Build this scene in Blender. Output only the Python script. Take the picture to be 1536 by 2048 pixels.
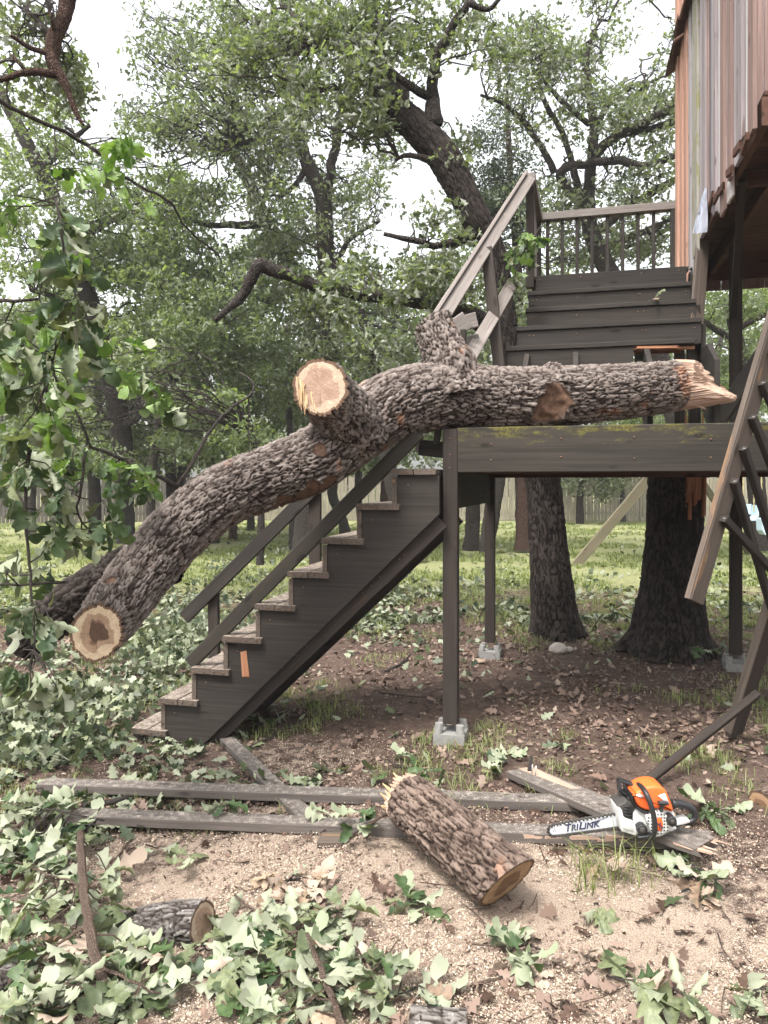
import bpy, bmesh, math, random
import numpy as np
from mathutils import Vector, Matrix

for o in list(bpy.data.objects):
    bpy.data.objects.remove(o)
scene = bpy.context.scene
COL = scene.collection

# ------------------------------------------------------------------ camera, sky, sun, exposure
F, CX, CY, EYE = 1500.0, 768.0, 975.0, 1.6
cam_d = bpy.data.cameras.new('camera')
cam = bpy.data.objects.new('camera', cam_d)
COL.objects.link(cam)
cam.location = (0, 0, EYE)
cam.rotation_euler = (math.radians(90), 0, 0)
cam_d.sensor_fit = 'VERTICAL'
cam_d.sensor_height = 36
cam_d.lens = F / 2048 * 36
cam_d.shift_y = -(1024 - CY) / 2048
cam_d.clip_start = 0.05
cam_d.clip_end = 500
scene.camera = cam

SUN_EL, SUN_ROT = math.radians(62), math.radians(215)
world = bpy.data.worlds.new('World')
scene.world = world
world.use_nodes = True
wn = world.node_tree.nodes
wl = world.node_tree.links
bg = wn['Background']
sky = wn.new('ShaderNodeTexSky')
sky.sky_type = 'NISHITA'
sky.sun_disc = False
sky.sun_elevation = SUN_EL
sky.sun_rotation = SUN_ROT
sky.air_density = 1.6
sky.dust_density = 6.0
sky.ozone_density = 0.6
hs = wn.new('ShaderNodeHueSaturation')
hs.inputs['Saturation'].default_value = 0.18      # a bright overcast: the cloud cover takes the blue out
wl.new(sky.outputs['Color'], hs.inputs['Color'])
wl.new(hs.outputs['Color'], bg.inputs['Color'])
bg.inputs['Strength'].default_value = 0.15

sun_d = bpy.data.lights.new('sun', 'SUN')
sun_d.energy = 1.5
sun_d.angle = math.radians(13)
sun_d.color = (1.0, 0.97, 0.92)
sun = bpy.data.objects.new('sun', sun_d)
COL.objects.link(sun)
# sky sun_rotation is measured clockwise from +Y seen from above
sdir = Vector((math.sin(SUN_ROT) * math.cos(SUN_EL), math.cos(SUN_ROT) * math.cos(SUN_EL), math.sin(SUN_EL)))
sun.rotation_euler = sdir.to_track_quat('Z', 'Y').to_euler()
sun.location = sdir * 30

vs = scene.view_settings
vs.view_transform = 'Standard'
vs.look = 'None'
vs.exposure = 1.62
vs.gamma = 1.0
vs.use_curve_mapping = False
HAZE = 0.0011
scene.cycles.volume_bounces = 0
scene.cycles.max_bounces = 8
scene.cycles.diffuse_bounces = 4
scene.cycles.transmission_bounces = 6
scene.cycles.transparent_max_bounces = 8
scene.cycles.caustics_reflective = False
scene.cycles.caustics_refractive = False

# ------------------------------------------------------------------ small maths
rnd = random.Random(7)
rng = np.random.default_rng(11)

def hash3(i, j, k, seed):
    n = (i.astype(np.int64) * 73856093) ^ (j.astype(np.int64) * 19349663) ^ (k.astype(np.int64) * 83492791) ^ (seed * 2654435761)
    n = (n ^ (n >> 13)) * 1274126177
    n = n & 0x7fffffff
    n = (n ^ (n >> 16)) * 73244475 & 0x7fffffff
    return (n & 0xffff) / 65535.0

def vnoise(x, y, z, seed=0):
    x, y, z = np.broadcast_arrays(np.asarray(x, float), np.asarray(y, float), np.asarray(z, float))
    i, j, k = np.floor(x).astype(np.int64), np.floor(y).astype(np.int64), np.floor(z).astype(np.int64)
    fx, fy, fz = x - i, y - j, z - k
    fx, fy, fz = [t * t * (3 - 2 * t) for t in (fx, fy, fz)]
    out = 0
    for a in (0, 1):
        for b in (0, 1):
            for c in (0, 1):
                w = (fx if a else 1 - fx) * (fy if b else 1 - fy) * (fz if c else 1 - fz)
                out = out + w * hash3(i + a, j + b, k + c, seed)
    return out

def fbm(x, y, z, seed=0, octv=3):
    s, a, t = 0, 0.5, 0
    for o in range(octv):
        s = s + a * vnoise(np.asarray(x) * 2 ** o, np.asarray(y) * 2 ** o, np.asarray(z) * 2 ** o, seed + o)
        t += a
        a *= 0.5
    return s / t

def sstep(a, b, x):
    t = np.clip((np.asarray(x, float) - a) / (b - a), 0, 1)
    return t * t * (3 - 2 * t)

def ground_z(x, y):
    """height of the ground: it falls away gently to the left of the stairs"""
    x = np.asarray(x, float); y = np.asarray(y, float)
    z = -0.02 + 0.085 * np.tanh((x + 0.55) / 0.9) * sstep(1.0, 3.5, y) * (1 - sstep(9, 16, y))
    z = z + 0.035 * (fbm(x * 0.9, y * 0.9, 0.0, 5, 2) - 0.5)
    z = z + 0.20 * sstep(14, 34, y)
    return z

def gz(x, y):
    return float(ground_z(x, y))

def P(u, v, y):
    """the point at depth y (metres from the camera's plane) seen at photo pixel (u, v)"""
    return Vector(((u - CX) / F * y, y, EYE - (v - CY) / F * y))

def G(u, v, dz=0.0):
    """the ground point seen at photo pixel (u, v)"""
    y = 5.0
    for _ in range(30):
        x = (u - CX) / F * y
        y = 0.5 * y + 0.5 * (EYE - gz(x, y) - dz) * F / (v - CY)
    return Vector(((u - CX) / F * y, y, gz((u - CX) / F * y, y) + dz))

TH = math.radians(14.0)
E1 = Vector((math.cos(TH), -math.sin(TH), 0))
E2 = Vector((math.sin(TH), math.cos(TH), 0))
EZ = Vector((0, 0, 1))
OX, OY = 0.413, 4.62
def S(a, b, z):
    """deck coordinates: a along the front beam, b away from the camera"""
    return Vector((OX, OY, z)) + a * E1 + b * E2

# ------------------------------------------------------------------ objects
def wloc(o):
    v = Vector((0, 0, 0))
    while o is not None:
        v += o.location
        o = o.parent
    return v

def thing(name, label, cat, loc=(0, 0, 0), group=None):
    o = bpy.data.objects.new(name, None)
    COL.objects.link(o)
    o.location = loc
    o.empty_display_size = 0.1
    o['label'] = label
    o['category'] = cat
    if group:
        o['group'] = group
    return o

def tag(o, label, cat, group=None):
    o['label'] = label
    o['category'] = cat
    if group:
        o['group'] = group
    return o

def link(name, me, mat, parent=None, loc=(0, 0, 0)):
    o = bpy.data.objects.new(name, me)
    COL.objects.link(o)
    if mat is not None and not me.materials:
        for m in (mat if isinstance(mat, (list, tuple)) else [mat]):
            me.materials.append(m)
    o.location = loc
    if parent is not None:
        o.parent = parent
    return o

def np_mesh(name, V, faces, smooth=False, attrs=None, offset=None):
    """faces: int array (n,k). attrs: {name: (domain, type, array)}"""
    V = np.asarray(V, float)
    if offset is not None:
        V = V - np.array(offset)[None, :]
    me = bpy.data.meshes.new(name)
    n, k = faces.shape
    me.vertices.add(len(V))
    me.vertices.foreach_set('co', V.astype(np.float32).ravel())
    me.loops.add(n * k)
    me.loops.foreach_set('vertex_index', faces.astype(np.int32).ravel())
    me.polygons.add(n)
    me.polygons.foreach_set('loop_start', (np.arange(n) * k).astype(np.int32))
    me.update(calc_edges=True)
    if smooth:
        me.polygons.foreach_set('use_smooth', np.ones(n, bool))
    for nm, (dom, typ, arr) in (attrs or {}).items():
        at = me.attributes.new(nm, typ, dom)
        at.data.foreach_set('value' if typ == 'FLOAT' else 'vector', np.asarray(arr, np.float32).ravel())
    return me

class MB:
    """collects pieces and links them as ONE mesh object"""
    def __init__(s):
        s.v, s.f, s.gc, s.sm = [], [], [], []
    def add(s, verts, faces, gc=None, smooth=False):
        n = len(s.v)
        s.v += [tuple(p) for p in verts]
        s.gc += [tuple(p) for p in (gc or verts)]
        s.f += [tuple(i + n for i in f) for f in faces]
        s.sm += [smooth] * len(faces)
    def beam(s, p0, p1, w, t, up=(0, 0, 1), ch=0.004, jag0=0.0, jag1=0.0, wob=0.0012, w1=None, t1=None):
        p0, p1 = Vector(p0), Vector(p1)
        d = p1 - p0
        L = d.length
        d.normalize()
        up = Vector(up)
        side = d.cross(up)
        if side.length < 1e-4:
            side = d.cross(Vector((0, 1, 0)))
        side.normalize()
        up = side.cross(d).normalized()
        n = max(1, min(12, int(L / 0.22)))
        off = (rnd.uniform(0, 50), rnd.uniform(0, 50), rnd.uniform(0, 50))
        verts, gc, faces = [], [], []
        for i in range(n + 1):
            k = i / n
            hw = 0.5 * (w + ((w1 or w) - w) * k)
            ht = 0.5 * (t + ((t1 or t) - t) * k)
            c = min(ch, hw * 0.4, ht * 0.4)
            sec = [(-hw + c, -ht), (hw - c, -ht), (hw, -ht + c), (hw, ht - c), (hw - c, ht), (-hw + c, ht), (-hw, ht - c), (-hw, -ht + c)]
            jx, jy = (rnd.uniform(-wob, wob), rnd.uniform(-wob, wob)) if 0 < i < n else (0, 0)
            for (x, y) in sec:
                e = 0
                if i == 0 and jag0: e = rnd.uniform(-jag0, jag0 * 0.3)
                if i == n and jag1: e = rnd.uniform(-jag1 * 0.3, jag1)
                verts.append(p0 + d * (L * k + e) + side * (x + jx) + up * (y + jy))
                gc.append((L * k + off[0], x + off[1], y + off[2]))
        for i in range(n):
            for j in range(8):
                a, b = i * 8 + j, i * 8 + (j + 1) % 8
                faces.append((a, b, b + 8, a + 8))
        faces.append(tuple(range(7, -1, -1)))
        faces.append(tuple(range(n * 8, n * 8 + 8)))
        s.add(verts, faces, gc)
        return s
    def prism(s, poly, fn, t0, t1):
        """poly: 2-D outline (counter-clockwise seen from -t); fn(p, q, t) -> world point"""
        n = len(poly)
        off = rnd.uniform(0, 50)
        verts = [fn(p, q, t0) for p, q in poly] + [fn(p, q, t1) for p, q in poly]
        gc = [(p + off, q, t0) for p, q in poly] + [(p + off, q, t1) for p, q in poly]
        faces = [tuple(range(n)), tuple(range(2 * n - 1, n - 1, -1))]
        faces += [(j, j + n, (j + 1) % n + n, (j + 1) % n) for j in range(n)]
        s.add(verts, faces, gc)
        return s
    def tube(s, pts, radii, nth=6, cap=True, wob=0.0):
        pts = [Vector(p) for p in pts]
        n = len(pts)
        verts, faces, gc = [], [], []
        ref = None
        L = 0
        off = rnd.uniform(0, 50)
        for i, p in enumerate(pts):
            d = (pts[min(i + 1, n - 1)] - pts[max(i - 1, 0)])
            if d.length < 1e-6: d = Vector((0, 0, 1))
            d.normalize()
            if ref is None:
                ref = d.orthogonal().normalized()
            else:
                ref = (ref - d * ref.dot(d))
                ref = ref.normalized() if ref.length > 1e-5 else d.orthogonal().normalized()
                L += (p - pts[i - 1]).length
            bi = d.cross(ref)
            r = radii[i] if hasattr(radii, '__len__') else radii
            for j in range(nth):
                a = 2 * math.pi * j / nth
                rr = r * (1 + (rnd.uniform(-wob, wob) if wob else 0))
                verts.append(p + (ref * math.cos(a) + bi * math.sin(a)) * rr)
                gc.append((L + off, a * r, r))
        for i in range(n - 1):
            for j in range(nth):
                a, b = i * nth + j, i * nth + (j + 1) % nth
                faces.append((a, b, b + nth, a + nth))
        if cap:
            faces.append(tuple(range(nth - 1, -1, -1)))
            faces.append(tuple(range((n - 1) * nth, n * nth)))
        s.add(verts, faces, gc, True)
        return s
    def build(s, name, mat, parent=None):
        off = wloc(parent) if parent is not None else Vector((0, 0, 0))
        me = bpy.data.meshes.new(name)
        me.from_pydata([(p[0] - off[0], p[1] - off[1], p[2] - off[2]) for p in s.v], [], s.f)
        me.polygons.foreach_set('use_smooth', s.sm)
        at = me.attributes.new('gc', 'FLOAT_VECTOR', 'POINT')
        at.data.foreach_set('vector', np.array(s.gc, np.float32).ravel())
        me.update()
        return link(name, me, mat, parent)

def board(name, p0, p1, w, t, mat, parent, up=(0, 0, 1), **k):
    return MB().beam(p0, p1, w, t, up, **k).build(name, mat, parent)

def catmull(pts, radii, ds):
    pts = [np.array(p, float) for p in pts]
    P_ = [2 * pts[0] - pts[1]] + pts + [2 * pts[-1] - pts[-2]]
    R_ = [radii[0]] + list(radii) + [radii[-1]]
    out, rad = [], []
    for i in range(1, len(P_) - 2):
        seg = np.linalg.norm(P_[i + 1] - P_[i])
        n = max(2, int(math.ceil(seg / ds)))
        for k in range(n):
            t = k / n
            a, b, c, d = P_[i - 1], P_[i], P_[i + 1], P_[i + 2]
            out.append(0.5 * (2 * b + (c - a) * t + (2 * a - 5 * b + 4 * c - d) * t * t + (3 * b - a - 3 * c + d) * t ** 3))
            ts = t * t * (3 - 2 * t)
            rad.append(R_[i] * (1 - ts) + R_[i + 1] * ts)
    out.append(P_[-2]); rad.append(R_[-2])
    return np.array(out), np.array(rad)

def bark_tube(pts, radii, ds, nth, wl_=0.075, wt=0.024, amp=0.012, seed=1, lump=0.05, twist=0.5, scars=(), roots=None):
    """A bark-covered limb: plates with furrows between them are real relief. Returns verts (n,nth,3), faces, attrs."""
    C, R = catmull(pts, radii, ds)
    n = len(C)
    T = np.gradient(C, axis=0)
    T /= np.linalg.norm(T, axis=1)[:, None] + 1e-9
    ref = np.cross(T[0], [0.0, 0.0, 1.0])
    if np.linalg.norm(ref) < 0.1:
        ref = np.cross(T[0], [0.0, 1.0, 0.0])
    A = np.zeros_like(C); B = np.zeros_like(C)
    for i in range(n):
        ref = ref - T[i] * ref.dot(T[i])
        ref /= np.linalg.norm(ref) + 1e-9
        A[i] = ref
        B[i] = np.cross(T[i], ref)
    s = np.concatenate([[0], np.cumsum(np.linalg.norm(np.diff(C, axis=0), axis=1))])
    th = np.linspace(0, 2 * np.pi, nth, endpoint=False)
    dirs = A[:, None, :] * np.cos(th)[None, :, None] + B[:, None, :] * np.sin(th)[None, :, None]
    base = C[:, None, :] + dirs * R[:, None, None]
    X, Y, Z = base[..., 0], base[..., 1], base[..., 2]
    lum = fbm(X * 2.6, Y * 2.6, Z * 2.6, seed, 2) - 0.5
    r = R[:, None] * (1 + lump * 2 * lum)
    if roots is not None:
        h = s[:, None] / roots[0]
        lobes = 0.5 + 0.5 * np.cos(th * roots[2] + 3 * vnoise(th, 0, 0, seed))[None, :]
        r = r * (1 + roots[1] * np.exp(-h * 3) * (0.25 + lobes))
    # plates: Voronoi cells stretched along the limb, warped
    nt = max(5, int(round(2 * math.pi * float(np.mean(R)) / wt)))
    ss = s[:, None] / wl_ + 1.0 * (fbm(X * 9, Y * 9, Z * 9, seed + 3, 2) - 0.5) + 0.35 * (vnoise(X * 45, Y * 45, Z * 45, seed + 4) - 0.5)
    tt = (th[None, :] / (2 * np.pi) * nt + twist * s[:, None] / wl_ * 0.3 + 1.6 * (fbm(X * 9, Y * 9, Z * 9, seed + 9, 2) - 0.5) + 0.55 * (vnoise(X * 50, Y * 50, Z * 50, seed + 5) - 0.5))
    ci, cj = np.floor(ss).astype(np.int64), np.floor(tt).astype(np.int64)
    f1 = np.full(ss.shape, 9.0); f2 = np.full(ss.shape, 9.0); idr = np.zeros(ss.shape); tilt = np.zeros(ss.shape)
    for di in (-1, 0, 1):
        for dj in (-1, 0, 1):
            ii, jj = ci + di, cj + dj
            jm = np.mod(jj, nt)
            px = ii + hash3(ii, jm, ii * 0, seed)
            py = jj + hash3(ii, jm, ii * 0 + 1, seed)
            d = np.sqrt((ss - px) ** 2 + (tt - py) ** 2)
            hr = hash3(ii, jm, ii * 0 + 2, seed)
            sl = (tt - py) * 0.30 * (hr - 0.35) * 2 + (ss - px) * 0.5 * (hash3(ii, jm, ii * 0 + 3, seed) - 0.5)
            near = d < f1
            tilt = np.where(near, sl, tilt)
            f2 = np.where(near, f1, np.minimum(f2, d))
            idr = np.where(near, hr, idr)
            f1 = np.where(near, d, f1)
    wide = 0.08 + 0.16 * vnoise(X * 12, Y * 12, Z * 12, seed + 6)
    edge = np.clip((f2 - f1 - 0.03) / wide, 0, 1)
    fine = fbm(X * 80, Y * 80, Z * 80, seed + 21, 2)
    kf = 0.85 / wt
    cx, cyl = np.cos(th)[None, :] * R[:, None] * kf, np.sin(th)[None, :] * R[:, None] * kf
    fl = np.abs(2 * fbm(s[:, None] * 0.30 / wl_ * 1.6 + 0 * cx, cx, cyl, seed + 13, 2) - 1)
    fur = sstep(0.0, 0.16, fl)
    hgt = np.clip(edge * (0.55 + 0.36 * idr + tilt) * (0.7 + 0.6 * fine) * (0.30 + 0.75 * fur), 0, 1.2)
    scar = np.zeros(ss.shape)
    for (c, rad, depth) in scars:
        d = np.linalg.norm(base - np.array(c), axis=-1) * (0.72 + 0.56 * fbm(X * 22, Y * 22, Z * 22, seed + 17, 2))
        m = 1 - sstep(rad * 0.75, rad, d)
        ring = np.exp(-((d - rad) / (rad * 0.22)) ** 2)
        hgt = hgt * (1 - m)
        r = r + ring * depth - m * depth * 0.2
        scar = np.maximum(scar, m)
    rr = r + amp * (hgt - 0.5)
    V = C[:, None, :] + dirs * rr[..., None]
    idx = np.arange(n * nth).reshape(n, nth)
    a, b = idx[:-1], np.roll(idx[:-1], -1, 1)
    c, d = np.roll(idx[1:], -1, 1), idx[1:]
    faces = np.stack([a, b, c, d], -1).reshape(-1, 4)
    gcs = np.stack([np.broadcast_to(s[:, None], ss.shape), th[None, :] * R[:, None], idr], -1)
    attrs = {'bark': ('POINT', 'FLOAT', hgt), 'gc': ('POINT', 'FLOAT_VECTOR', gcs), 'scar': ('POINT', 'FLOAT', scar)}
    return V, faces, attrs, C, T

def end_disc(ring, axis, rings=9, bulge=0.0, ext=None, seed=3, rough=0.0):
    """face closing a limb's end ring; ext(k, unit vectors) pushes it along the axis"""
    ring = np.asarray(ring)
    c = ring.mean(0)
    sm_ = ring.copy()
    for _ in range(10):
        sm_ = (np.roll(sm_, 1, 0) + np.roll(sm_, -1, 0) + sm_) / 3
    sm_ = c + (sm_ - c) * 0.985
    ks = np.linspace(1, 0, rings + 1)[:-1]
    nth = len(ring)
    V, at = [], []
    axis = np.array(axis)
    for k in ks:
        kk_ = float(sstep(1.0, 0.86, k))
        p = c + (ring * (1 - kk_) + sm_ * kk_ - c) * k
        e = np.full(nth, bulge * (1 - k * k))
        if rough:
            e = e + rough * (fbm(p[:, 0] * 60, p[:, 1] * 60, p[:, 2] * 60, seed, 3) - 0.5) * min(1, (1 - k) * 8)
        if ext is not None:
            e = e + ext(k, (ring - c))
        V.append(p + axis[None, :] * e[:, None])
        at.append(np.stack([np.full(nth, k), (ring - c)[:, 0] * k, (ring - c)[:, 2] * k], -1))
    V = np.concatenate(V + [(c + axis * (bulge + (float(np.mean(ext(0.0, (ring - c)))) if ext else 0)))[None, :]])
    at = np.concatenate(at + [np.zeros((1, 3))])
    idx = np.arange(rings * nth).reshape(rings, nth)
    a, b = idx[:-1], np.roll(idx[:-1], -1, 1)
    cc, d = np.roll(idx[1:], -1, 1), idx[1:]
    q = np.stack([a, b, cc, d], -1).reshape(-1, 4)
    last = idx[-1]
    tri = np.stack([last, np.roll(last, -1), np.full(nth, rings * nth), np.full(nth, rings * nth)], -1)
    me = bpy.data.meshes.new('face')
    fl = [tuple(f) for f in q.tolist()] + [(t[0], t[1], t[2]) for t in tri.tolist()]
    return V, fl, at

def disc_obj(name, mat, parent, ring, axis, smooth=True, **k):
    V, fl, at = end_disc(ring, axis, **k)
    off = np.array(wloc(parent)) if parent is not None else np.zeros(3)
    me = bpy.data.meshes.new(name)
    me.from_pydata((V - off).tolist(), [], fl)
    me.polygons.foreach_set('use_smooth', [smooth] * len(fl))
    a = me.attributes.new('gc', 'FLOAT_VECTOR', 'POINT')
    a.data.foreach_set('vector', at.astype(np.float32).ravel())
    me.update()
    return link(name, me, mat, parent)

def limb_obj(name, mat, parent, pts, radii, ds, nth, **k):
    V, f, at, C, T = bark_tube(pts, radii, ds, nth, **k)
    me = np_mesh(name, V.reshape(-1, 3), f, True, at, wloc(parent) if parent is not None else None)
    return link(name, me, mat, parent), V, C, T

# ------------------------------------------------------------------ materials
class NT:
    def __init__(s, name):
        s.m = bpy.data.materials.new(name)
        s.m.use_nodes = True
        s.n, s.l = s.m.node_tree.nodes, s.m.node_tree.links
        s.b = s.n['Principled BSDF']
        s.out = s.n['Material Output']
    def node(s, t, **p):
        x = s.n.new(t)
        for k, v in p.items():
            setattr(x, k, v)
        return x
    def inp(s, sock, v):
        if hasattr(v, 'is_output') or isinstance(v, bpy.types.NodeSocket):
            s.l.new(v, sock)
        else:
            sock.default_value = v
    def attr(s, name, out='Vector'):
        return s.node('ShaderNodeAttribute', attribute_name=name).outputs[out]
    def pos(s):
        return s.node('ShaderNodeNewGeometry').outputs['Position']
    def scale(s, vec, sc):
        x = s.node('ShaderNodeMapping')
        s.l.new(vec, x.inputs['Vector'])
        x.inputs['Scale'].default_value = sc
        return x.outputs['Vector']
    def noise(s, vec, sc, detail=3, rough=0.55, dist=0.0):
        x = s.node('ShaderNodeTexNoise')
        s.l.new(vec, x.inputs['Vector'])
        x.inputs['Scale'].default_value = sc
        x.inputs['Detail'].default_value = detail
        x.inputs['Roughness'].default_value = rough
        x.inputs['Distortion'].default_value = dist
        return x.outputs['Fac']
    def ramp(s, fac, stops):
        x = s.node('ShaderNodeValToRGB')
        s.inp(x.inputs['Fac'], fac)
        el = x.color_ramp.elements
        while len(el) < len(stops):
            el.new(0.5)
        for e, (p, c) in zip(el, stops):
            e.position = p
            e.color = c if len(c) == 4 else (*c, 1)
        return x.outputs['Color']
    def f(s, fac, a, b):
        x = s.node('ShaderNodeMapRange')
        s.inp(x.inputs['Value'], fac)
        x.inputs['From Min'].default_value = a
        x.inputs['From Max'].default_value = b
        return x.outputs['Result']
    def mix(s, fac, a, b, blend='MIX'):
        x = s.node('ShaderNodeMix', data_type='RGBA', blend_type=blend)
        s.inp(x.inputs[0], fac)
        s.inp(x.inputs[6], a if not isinstance(a, tuple) else (*a, 1)[:4])
        s.inp(x.inputs[7], b if not isinstance(b, tuple) else (*b, 1)[:4])
        return x.outputs[2]
    def math(s, op, a, b=0.0, clamp=False):
        x = s.node('ShaderNodeMath', operation=op, use_clamp=clamp)
        s.inp(x.inputs[0], a)
        s.inp(x.inputs[1], b)
        return x.outputs[0]
    def sep(s, vec):
        x = s.node('ShaderNodeSeparateXYZ')
        s.l.new(vec, x.inputs[0])
        return x.outputs
    def bump(s, h, strength=0.4, dist=0.01):
        x = s.node('ShaderNodeBump')
        x.inputs['Strength'].default_value = strength
        x.inputs['Distance'].default_value = dist
        s.l.new(h, x.inputs['Height'])
        s.l.new(x.outputs['Normal'], s.b.inputs['Normal'])
    def base(s, c, rough=0.8, spec=0.25):
        s.inp(s.b.inputs['Base Color'], c if not isinstance(c, tuple) else (*c, 1)[:4])
        s.inp(s.b.inputs['Roughness'], rough)
        s.b.inputs['Specular IOR Level'].default_value = spec
        return s.m

def simple(name, c, rough=0.6, spec=0.3, metal=0.0, vary=0.15):
    t = NT(name)
    nz = t.noise(t.pos(), 45, 3)
    t.b.inputs['Metallic'].default_value = metal
    return t.base(t.mix(nz, tuple(x * (1 - vary) for x in c), tuple(min(1, x * (1 + vary)) for x in c)), rough, spec)

def wood(name, dark, light, grain=(2.0, 60, 60), worn=None, worn_at=0.66, moss=0.0, dust=0.0, rough=0.8, mossc=((0.16, 0.17, 0.03), (0.30, 0.26, 0.03)), dustc=(0.50, 0.42, 0.33)):
    t = NT(name)
    gc = t.attr('gc')
    g = t.noise(t.scale(gc, grain), 1.0, 6, 0.65, 0.4)
    g2 = t.noise(t.scale(gc, (grain[0] * 0.4, grain[1] * 0.16, grain[2] * 0.16)), 1.0, 3, 0.5)
    gg = t.math('ADD', t.math('MULTIPLY', g, 0.7), t.math('MULTIPLY', g2, 0.3))
    col = t.ramp(gg, [(0.32, dark), (0.68, light)])
    oi = t.node('ShaderNodeObjectInfo').outputs['Random']
    col = t.mix(t.f(oi, 0, 1), col, t.mix(1.0, col, (1.25, 1.22, 1.2), 'MULTIPLY'))
    sc_ = t.noise(t.scale(gc, (1.1, 120, 120)), 1.0, 4, 0.7)
    sc2 = t.noise(t.scale(gc, (1.5, 6, 6)), 1.0, 3, 0.6)
    col = t.mix(t.math('MULTIPLY', t.math('MULTIPLY', t.f(sc_, 0.60, 0.70), t.f(sc2, 0.40, 0.65)), 0.75), col, t.mix(1.0, col, (2.6, 2.4, 2.25), 'MULTIPLY'))
    kn = t.node('ShaderNodeTexVoronoi', feature='F1')
    t.l.new(t.scale(gc, (3.2, 9, 9)), kn.inputs['Vector'])
    kn.inputs['Scale'].default_value = 1.0
    col = t.mix(t.f(kn.outputs['Distance'], 0.17, 0.08), col, t.mix(1.0, col, (0.45, 0.42, 0.40), 'MULTIPLY'))
    if worn:
        w = t.noise(t.scale(gc, (2.2, 14, 14)), 1.0, 5, 0.6)
        col = t.mix(t.f(w, worn_at, worn_at + 0.06), col, t.mix(g, worn, tuple(x * 0.6 for x in worn)))
    if moss:
        w = t.noise(t.scale(gc, (5, 22, 22)), 1.0, 6, 0.6)
        w2 = t.noise(t.pos(), 60, 2)
        col = t.mix(t.f(w, 0.72 - moss, 0.78 - moss), col, t.mix(w2, mossc[0], mossc[1]))
    if dust:
        nz = t.sep(t.node('ShaderNodeNewGeometry').outputs['Normal'])[2]
        w = t.noise(t.pos(), 28, 5, 0.7)
        w3 = t.noise(t.pos(), 170, 2, 0.7)
        ww = t.math('ADD', t.math('MULTIPLY', w, 0.5), t.math('MULTIPLY', w3, 0.5))
        m = t.math('MULTIPLY', t.f(nz, 0.6, 0.9), t.f(ww, 0.62 - dust, 0.74 - dust))
        col = t.mix(m, col, dustc)
    t.bump(gg, 0.35, 0.004)
    return t.base(col, rough, 0.2)

def mossy_edge(m, z0, z1):
    nt = m.node_tree
    t = NT.__new__(NT); t.m, t.n, t.l = m, nt.nodes, nt.links
    t.b = t.n['Principled BSDF']
    old = t.b.inputs['Base Color'].links[0].from_socket
    p = t.pos()
    w = t.noise(t.scale(p, (7, 7, 22)), 1.0, 5, 0.65)
    e = t.f(t.sep(p)[2], z0, z1)
    m1 = t.f(t.math('ADD', t.math('MULTIPLY', e, 0.26), w), 0.70, 0.84)
    col = t.mix(m1, old, t.ramp(t.noise(p, 70, 3), [(0.35, (0.045, 0.043, 0.018)), (0.7, (0.135, 0.118, 0.028))]))
    t.l.new(col, t.b.inputs['Base Color'])

def bark(name, furrow, mid, top, lichen, lich_at=0.6, rough=0.95, redness=0.0, geo=True, fine=1.0):
    t = NT(name)
    p = t.pos()
    if geo:
        h = t.attr('bark', 'Fac')
        idr = t.sep(t.attr('gc'))[2]
    else:
        gc = t.attr('gc')
        vo = t.node('ShaderNodeTexVoronoi', feature='DISTANCE_TO_EDGE')
        t.l.new(t.scale(gc, (9 * fine, 26 * fine, 0)), vo.inputs['Vector'])
        h = t.f(vo.outputs['Distance'], 0.02, 0.35)
        idr = t.noise(gc, 9, 2)
    n1 = t.noise(p, 120 * fine, 4, 0.7)
    hh = t.math('ADD', h, t.math('MULTIPLY', t.math('SUBTRACT', n1, 0.5), 0.5))
    col = t.ramp(hh, [(0.10, furrow), (0.34, mid), (0.78, top)])  # furrow tone: brown bark, deepened with painted crease shade
    big = t.noise(p, 5, 4, 0.6)
    li = t.math('MULTIPLY', t.f(t.noise(p, 38 * fine, 4, 0.7), lich_at, lich_at + 0.12), t.f(hh, 0.35, 0.6))
    col = t.mix(t.math('MULTIPLY', li, t.f(big, 0.3, 0.6)), col, lichen)
    col = t.mix(1.0, col, t.ramp(idr, [(0.0, (0.8, 0.78, 0.77)), (1.0, (1.2, 1.18, 1.17))]), 'MULTIPLY')
    if redness:
        rd = t.f(t.noise(p, 3.2, 3, 0.6), 0.66, 0.72)
        col = t.mix(t.math('MULTIPLY', rd, redness), col, t.ramp(hh, [(0.1, (0.10, 0.04, 0.02)), (0.8, (0.34, 0.17, 0.10))]))
    if geo:
        sc = t.attr('scar', 'Fac')
        col = t.mix(sc, col, t.ramp(t.noise(p, 30, 5, 0.7), [(0.3, (0.055, 0.032, 0.022)), (0.7, (0.19, 0.115, 0.078))]))
        t.bump(n1, 0.5, 0.006)
    else:
        t.bump(hh, 0.9, 0.03)
    return t.base(col, rough, 0.12)

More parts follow.
